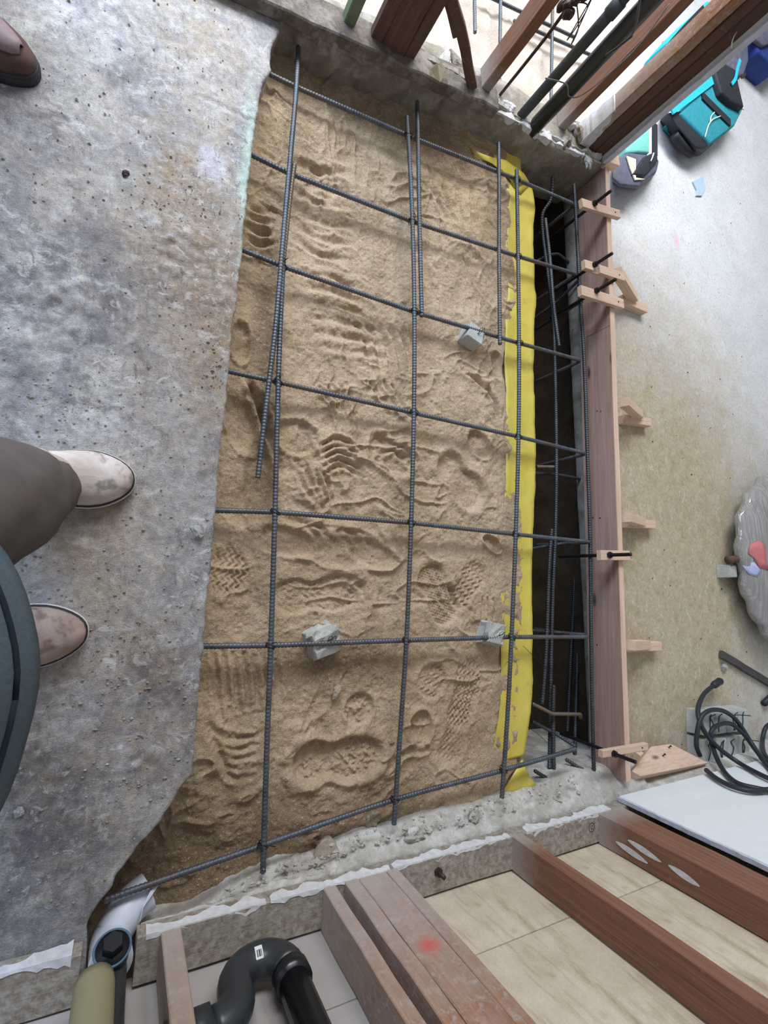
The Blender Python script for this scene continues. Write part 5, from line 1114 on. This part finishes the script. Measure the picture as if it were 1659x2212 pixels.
def skin_body(name, pts, edges, mat):
    """pts: list of (co, radius); one continuous skin surface, rooted at point 0"""
    me = bpy.data.meshes.new(name); me.from_pydata([tuple(p[0]) for p in pts], edges, []); o = bpy.data.objects.new(name, me); COL.objects.link(o); me.materials.append(mat)
    o.modifiers.new('skin', 'SKIN'); sd = o.modifiers.new('sub', 'SUBSURF'); sd.levels = 2; sd.render_levels = 2
    for i, p in enumerate(pts):
        sv_ = me.skin_vertices[0].data[i]; r = p[1]; sv_.radius = (r, r) if not isinstance(r, tuple) else r; sv_.use_root = (i == 0)
    o.modifiers['skin'].use_smooth_shade = True; return o
# the photographer: seen from above, slate blue shirt, brown trousers, dusty boots
bx, by = -.235, -.065
toe1, toe2 = at(288, 1038, .012), at(187, 1363, .012); toe1.z = toe2.z = 0
heel1 = toe1 + Vector((-.25, -.014, 0)); heel2 = toe2 + Vector((-.268, -.012, 0))
ank1, ank2 = heel1 + Vector((.075, 0, .09)), heel2 + Vector((.075, 0, .09))
pts = [((bx, by-.01, .84), (.09, .11)), ((bx-.005, by, 1.0), (.10, .13)), ((bx-.02, by, 1.2), (.105, .15)), ((bx-.01, by, 1.36), (.05, .055)), ((bx+.03, by, 1.43), .048), ((bx+.06, by, 1.50), (.075, .07)), ((bx+.075, by, 1.58), (.085, .075)), ((bx+.065, by, 1.65), (.06, .055))]
ed = [(i, i+1) for i in range(7)]
def add(co, r, j): pts.append((tuple(co), r)); ed.append((j, len(pts)-1)); return len(pts)-1
for sgn, ank, kn in ((1, ank1, None), (-1, ank2, None)):
    hip = add((bx+.01, by-.012+sgn*.07, .76), .055, 0); k_ = Vector((bx+.045, (ank.y+by+sgn*.085)/2, .46)) if sgn < 0 else at(-18, 1078, .45); kn_ = add(k_, .052, hip); ak = add((ank.x, ank.y, .10), .036, kn_)
    sh = add((bx-.015, by+sgn*.17, 1.31), .05, 2); elb = add((bx-.02, by+sgn*.27, 1.17), .038, sh); wr = add((-.105, by+sgn*.10+.05, 1.19), .024, elb)
    pm = add((-.065, by+sgn*.085+.055, 1.205), (.024, .016), wr)
    for f in range(4): a_ = add((-.035-.012*f*0, by+sgn*(.07-.016*f)+.05, 1.222-.002*f), .0085, pm); b_ = add((-.012+.003*(f == 1), by+sgn*(.058-.014*f)+.05, 1.226), .008, a_); add((.004-.004*abs(f-1), by+sgn*(.05-.013*f)+.05, 1.218), .007, b_)
    t_ = add((-.06, by+sgn*.055+.055, 1.222), .0095, wr); add((-.035, by+sgn*.035+.055, 1.232), .0085, t_)
per = skin_body('person', pts, ed, M['skin']); tag(per, 'person in slate blue shirt and brown trousers standing on the slab, seen from above', 'person')
# face and hair
hc = Vector((bx+.075, by, 1.575))
for sgn in (1, -1): lump('eye', hc + Vector((.075, sgn*.03, .0)), .011, .011, .009, M['paper'], per, 1, 2, 0.0)
tube('nose', [hc + Vector((.07, 0, .01)), hc + Vector((.1, 0, -.025)), hc + Vector((.085, 0, -.035))], [.008, .012, .007], M['skin'], per, 8)
tube('mouth', [hc + Vector((.078, -.022, -.055)), hc + Vector((.085, 0, -.055)), hc + Vector((.078, .022, -.055))], .005, M['pink'], per, 6)
for sgn in (1, -1): lump('ear', hc + Vector((-.005, sgn*.083, -.005)), .018, .008, .028, M['skin'], per, 2, 2, .1)
lump('hair', hc + Vector((-.022, 0, .045)), .098, .09, .075, M['hair'], per, 4, 3, .12)
# shirt
def ell(cx, cy, z, a, b, n=64, e=2.3, wob=0., sd=0):
    r = []
    for i in range(n):
        t = 2*math.pi*i/n; c_, s_ = math.cos(t), math.sin(t); q = 1 + wob*math.sin(t*7+sd) + wob*.6*math.sin(t*13+2*sd)
        r.append(Vector((cx + math.copysign(abs(c_)**(2/e), c_)*a*q, cy + math.copysign(abs(s_)**(2/e), s_)*b*q, z)))
    return r
ZH = .70
def hemring(z, g=0., x=0.): return ell(bx+.033+x, by-.022, z, .149+g, .170+g, 64, 2.1, .006, .4)
sr = [hemring(ZH, -.012), hemring(ZH-.002, -.004), hemring(ZH, 0), hemring(ZH+.012, -.003), hemring(ZH+.03, -.011), hemring(ZH+.045, -.018)] + [ell(bx+.03-.03*sstepf(.72, 1.0, z), by-.028, z, .126-.004*sstepf(.75, 1.0, z), .158+.01*sstepf(.75, 1.0, z), 64, 2.15, .008, z*9) for z in (.76, .82, .88, .94, 1.0)] + [ell(bx-.012, by, 1.1, .125, .18), ell(bx-.02, by, 1.2, .125, .195), ell(bx-.02, by, 1.3, .10, .20), ell(bx-.015, by, 1.36, .07, .13), ell(bx-.005, by, 1.40, .058, .064)]
sh_ = loft('shirt', sr, M['shirt'], per, False, True)
for z, g in ((ZH+.033, .0012), (ZH+.037, .0012)):
    pass
P = [p for p in hemring(ZH+.028, -.0095)]; P.append(P[0]); tube('hem_seam', P, .0022, M['seam'], sh_, 6)
for sgn in (1, -1):
    s0, s1, s2 = Vector((bx-.015, by+sgn*.15, 1.31)), Vector((bx-.015, by+sgn*.22, 1.25)), Vector((bx-.018, by+sgn*.262, 1.185)); tube('sleeve', smooth_path([s0, s1, s2], 5), [.075, .073, .071, .069, .067, .065, .062, .06, .058, .057, .056], M['shirt'], sh_, 18)
# trousers: each leg a soft creased tube meeting at the seat
def leg(ank, sgn):
    hem = Vector((ank.x+.006, ank.y, .075)) if sgn < 0 else at(104, 1056, .075); hip = Vector((bx+.012, by-.012+sgn*.066, .82)); kn = Vector((bx+.05, (ank.y*.55+(by+sgn*.085)*.45), .45)) if sgn < 0 else at(-18, 1078, .45); cf = hem.lerp(kn, .45) + Vector((.0, 0, 0))
    ks = smooth_path([hem, cf, kn, kn.lerp(hip, .5), hip], 9); n = len(ks); r = []
    for i, p in enumerate(ks):
        t = i/(n-1); a = np.interp(t, [0, .08, .3, .55, 1], [.048, .049, .054, .074, .108]); b = np.interp(t, [0, .08, .3, .55, 1], [.054, .056, .064, .074, .070]); cr = .0045*math.sin(i*1.25)*(1-t)**.6
        r.append(ell(p.x, p.y, p.z, a+cr, b+cr*.7, 32, 2.1, .02, i*.5))
    o = [Vector((v.x*.0+v.x, v.y, v.z)) for v in r[0]]; inner = ell(hem.x, hem.y, hem.z+.004, .044, .048, 32)
    return [inner] + r
tr = loft('trousers', leg(ank1, 1), M['trouser'], per, False, True)
loft('trouser_leg', leg(ank2, -1), M['trouser'], tr, False, True)
shoe('boot', toe1, heel1, .112, 'suede', per); shoe('boot', toe2, heel2, .112, 'suede2', per)
for t_, h_, m_ in ((toe1, heel1, 'suede'), (toe2, heel2, 'suede2')):
    d = (t_-h_).normalized(); c = h_ + d*.082; loft('boot_shaft', [ell(c.x+.02, c.y, .045, .06, .042, 28), ell(c.x+.012, c.y, .075, .052, .04, 28), ell(c.x+.01, c.y, .10, .042, .038, 28), ell(c.x+.012, c.y, .13, .036, .036, 28)], M[m_], per, True, True)
# second person: only a brown moc-toe shoe reaches into the picture
toe3 = at(80, 166, .01); toe3.z = 0; d3 = Vector((1, -.28, 0)).normalized(); heel3 = toe3 - d3*.27
d2 = Vector((-d3.y, d3.x, 0)); fa = heel3 + d3*.085; q3 = fa - d3*.05 + d2*.10
def P3(f, l, z): v = q3 + d3*f + d2*l; return (v.x, v.y, z)
pts = [(P3(0, 0, .84), (.09, .11)), (P3(0, 0, 1.0), (.10, .13)), (P3(-.01, 0, 1.22), (.105, .15)), (P3(0, 0, 1.38), .05), (P3(.02, 0, 1.45), .048), (P3(.03, 0, 1.53), (.078, .072)), (P3(.035, 0, 1.61), (.085, .075)), (P3(.03, 0, 1.68), (.06, .055))]; ed = [(i, i+1) for i in range(7)]
for sg in (-1, 1):
    h_ = add(P3(0, sg*.075, .76), .055, 0); k_ = add(P3(.03, sg*.09, .46), .048, h_); add(P3(.05, sg*.10, .10), .034, k_)
    sh3 = add(P3(-.01, sg*.17, 1.33), .05, 2); el3 = add(P3(-.03, sg*.24, 1.08), .036, sh3); w3 = add(P3(.05, sg*.25, .86), .024, el3); pm = add(P3(.065, sg*.25, .80), (.024, .016), w3)
    for f in range(4): a_ = add(P3(.09-.018*f, sg*.25, .765), .0085, pm); b_ = add(P3(.092-.016*f, sg*.243, .738+.004*(f == 3)), .008, a_); add(P3(.086-.014*f, sg*.232, .720+.006*abs(f-1)), .007, b_)
    t_ = add(P3(.088, sg*.235, .82), .0095, w3); add(P3(.10, sg*.228, .79), .0085, t_)
p3 = skin_body('person', pts, ed, M['skin'])
h3 = Vector(P3(.035, 0, 1.60)); lump('hair', h3 - d3*.02 + Vector((0, 0, .045)), .098, .09, .075, M['hair'], p3, 4, 3, .12)
for sg in (-1, 1): lump('eye', h3 + d3*.078 + d2*sg*.03, .01, .01, .008, M['paper'], p3, 1, 2, 0.); lump('ear', h3 + d2*sg*.083, .016, .016, .028, M['skin'], p3, 2, 2, .1)
tube('nose', [h3 + d3*.075 + Vector((0, 0, .01)), h3 + d3*.105 + Vector((0, 0, -.025)), h3 + d3*.088 + Vector((0, 0, -.035))], [.008, .012, .007], M['skin'], p3, 8)
def ring3(f, l, z, a, b, n=40): return [Vector(P3(f + a*math.cos(2*math.pi*k/n), l + b*math.sin(2*math.pi*k/n), z)) for k in range(n)]
loft('shirt', [ring3(0, 0, z, a, b) for z, a, b in ((.74, .135, .17), (.9, .13, .165), (1.05, .13, .17), (1.2, .13, .19), (1.32, .105, .195), (1.38, .07, .12), (1.42, .058, .062))], M['slate'], p3, False, True)
for sg in (-1, 1):
    tube('sleeve', smooth_path([P3(-.01, sg*.16, 1.33), P3(-.02, sg*.215, 1.2), P3(-.03, sg*.238, 1.09)], 5), [.072, .07, .068, .066, .064, .062, .06, .058, .057, .056, .055], M['slate'], p3, 16)
    loft('trouser_leg', [ring3(.05, sg*.10, .10, .052, .055), ring3(.04, sg*.097, .28, .058, .06), ring3(.03, sg*.09, .46, .066, .066), ring3(.01, sg*.08, .64, .085, .08), ring3(0, sg*.068, .82, .1, .075)], M['trouser'], p3, False, True)
tag(p3, 'second person at the upper left edge, only a dark brown shoe in view', 'person')
shoe('shoe', toe3 + d2*.2 - d3*.15, heel3 + d2*.2 - d3*.15, .112, 'leather', p3, 'welt', 'welt', .066)
Mx, L3 = shoe('shoe', toe3, heel3, .112, 'leather', p3, 'welt', 'welt', .066)
# raised moc seam and paler vamp
vr = []
for k in range(13):
    t = .42 + .50*k/12; w_ = .040*math.sqrt(max(.02, 1-((t-.42)/.51)**2.4)); hz = .022 + .066*(.50 + .50*(1-sstepf(.30, .95, t)))*(1.35-.35*sstepf(.35, .6, t)) + .008
    vr.append([Mx @ Vector((L3*t, y_*w_, hz - .012*abs(y_)**2)) for y_ in (-1, -.6, -.2, .2, .6, 1)])
V = [p for r in vr for p in r]; F = [(i*6+k, i*6+k+1, (i+1)*6+k+1, (i+1)*6+k) for i in range(12) for k in range(5)]
vm = link('vamp', mesh('vamp', V, F), M['leather_vamp'], p3, None, True); vm.modifiers.new('t', 'SOLIDIFY').thickness = .003
P = [r[0] for r in vr] + [r[5] for r in vr[::-1]]; tube('moc_seam', P, .003, M['leather'], p3, 6)
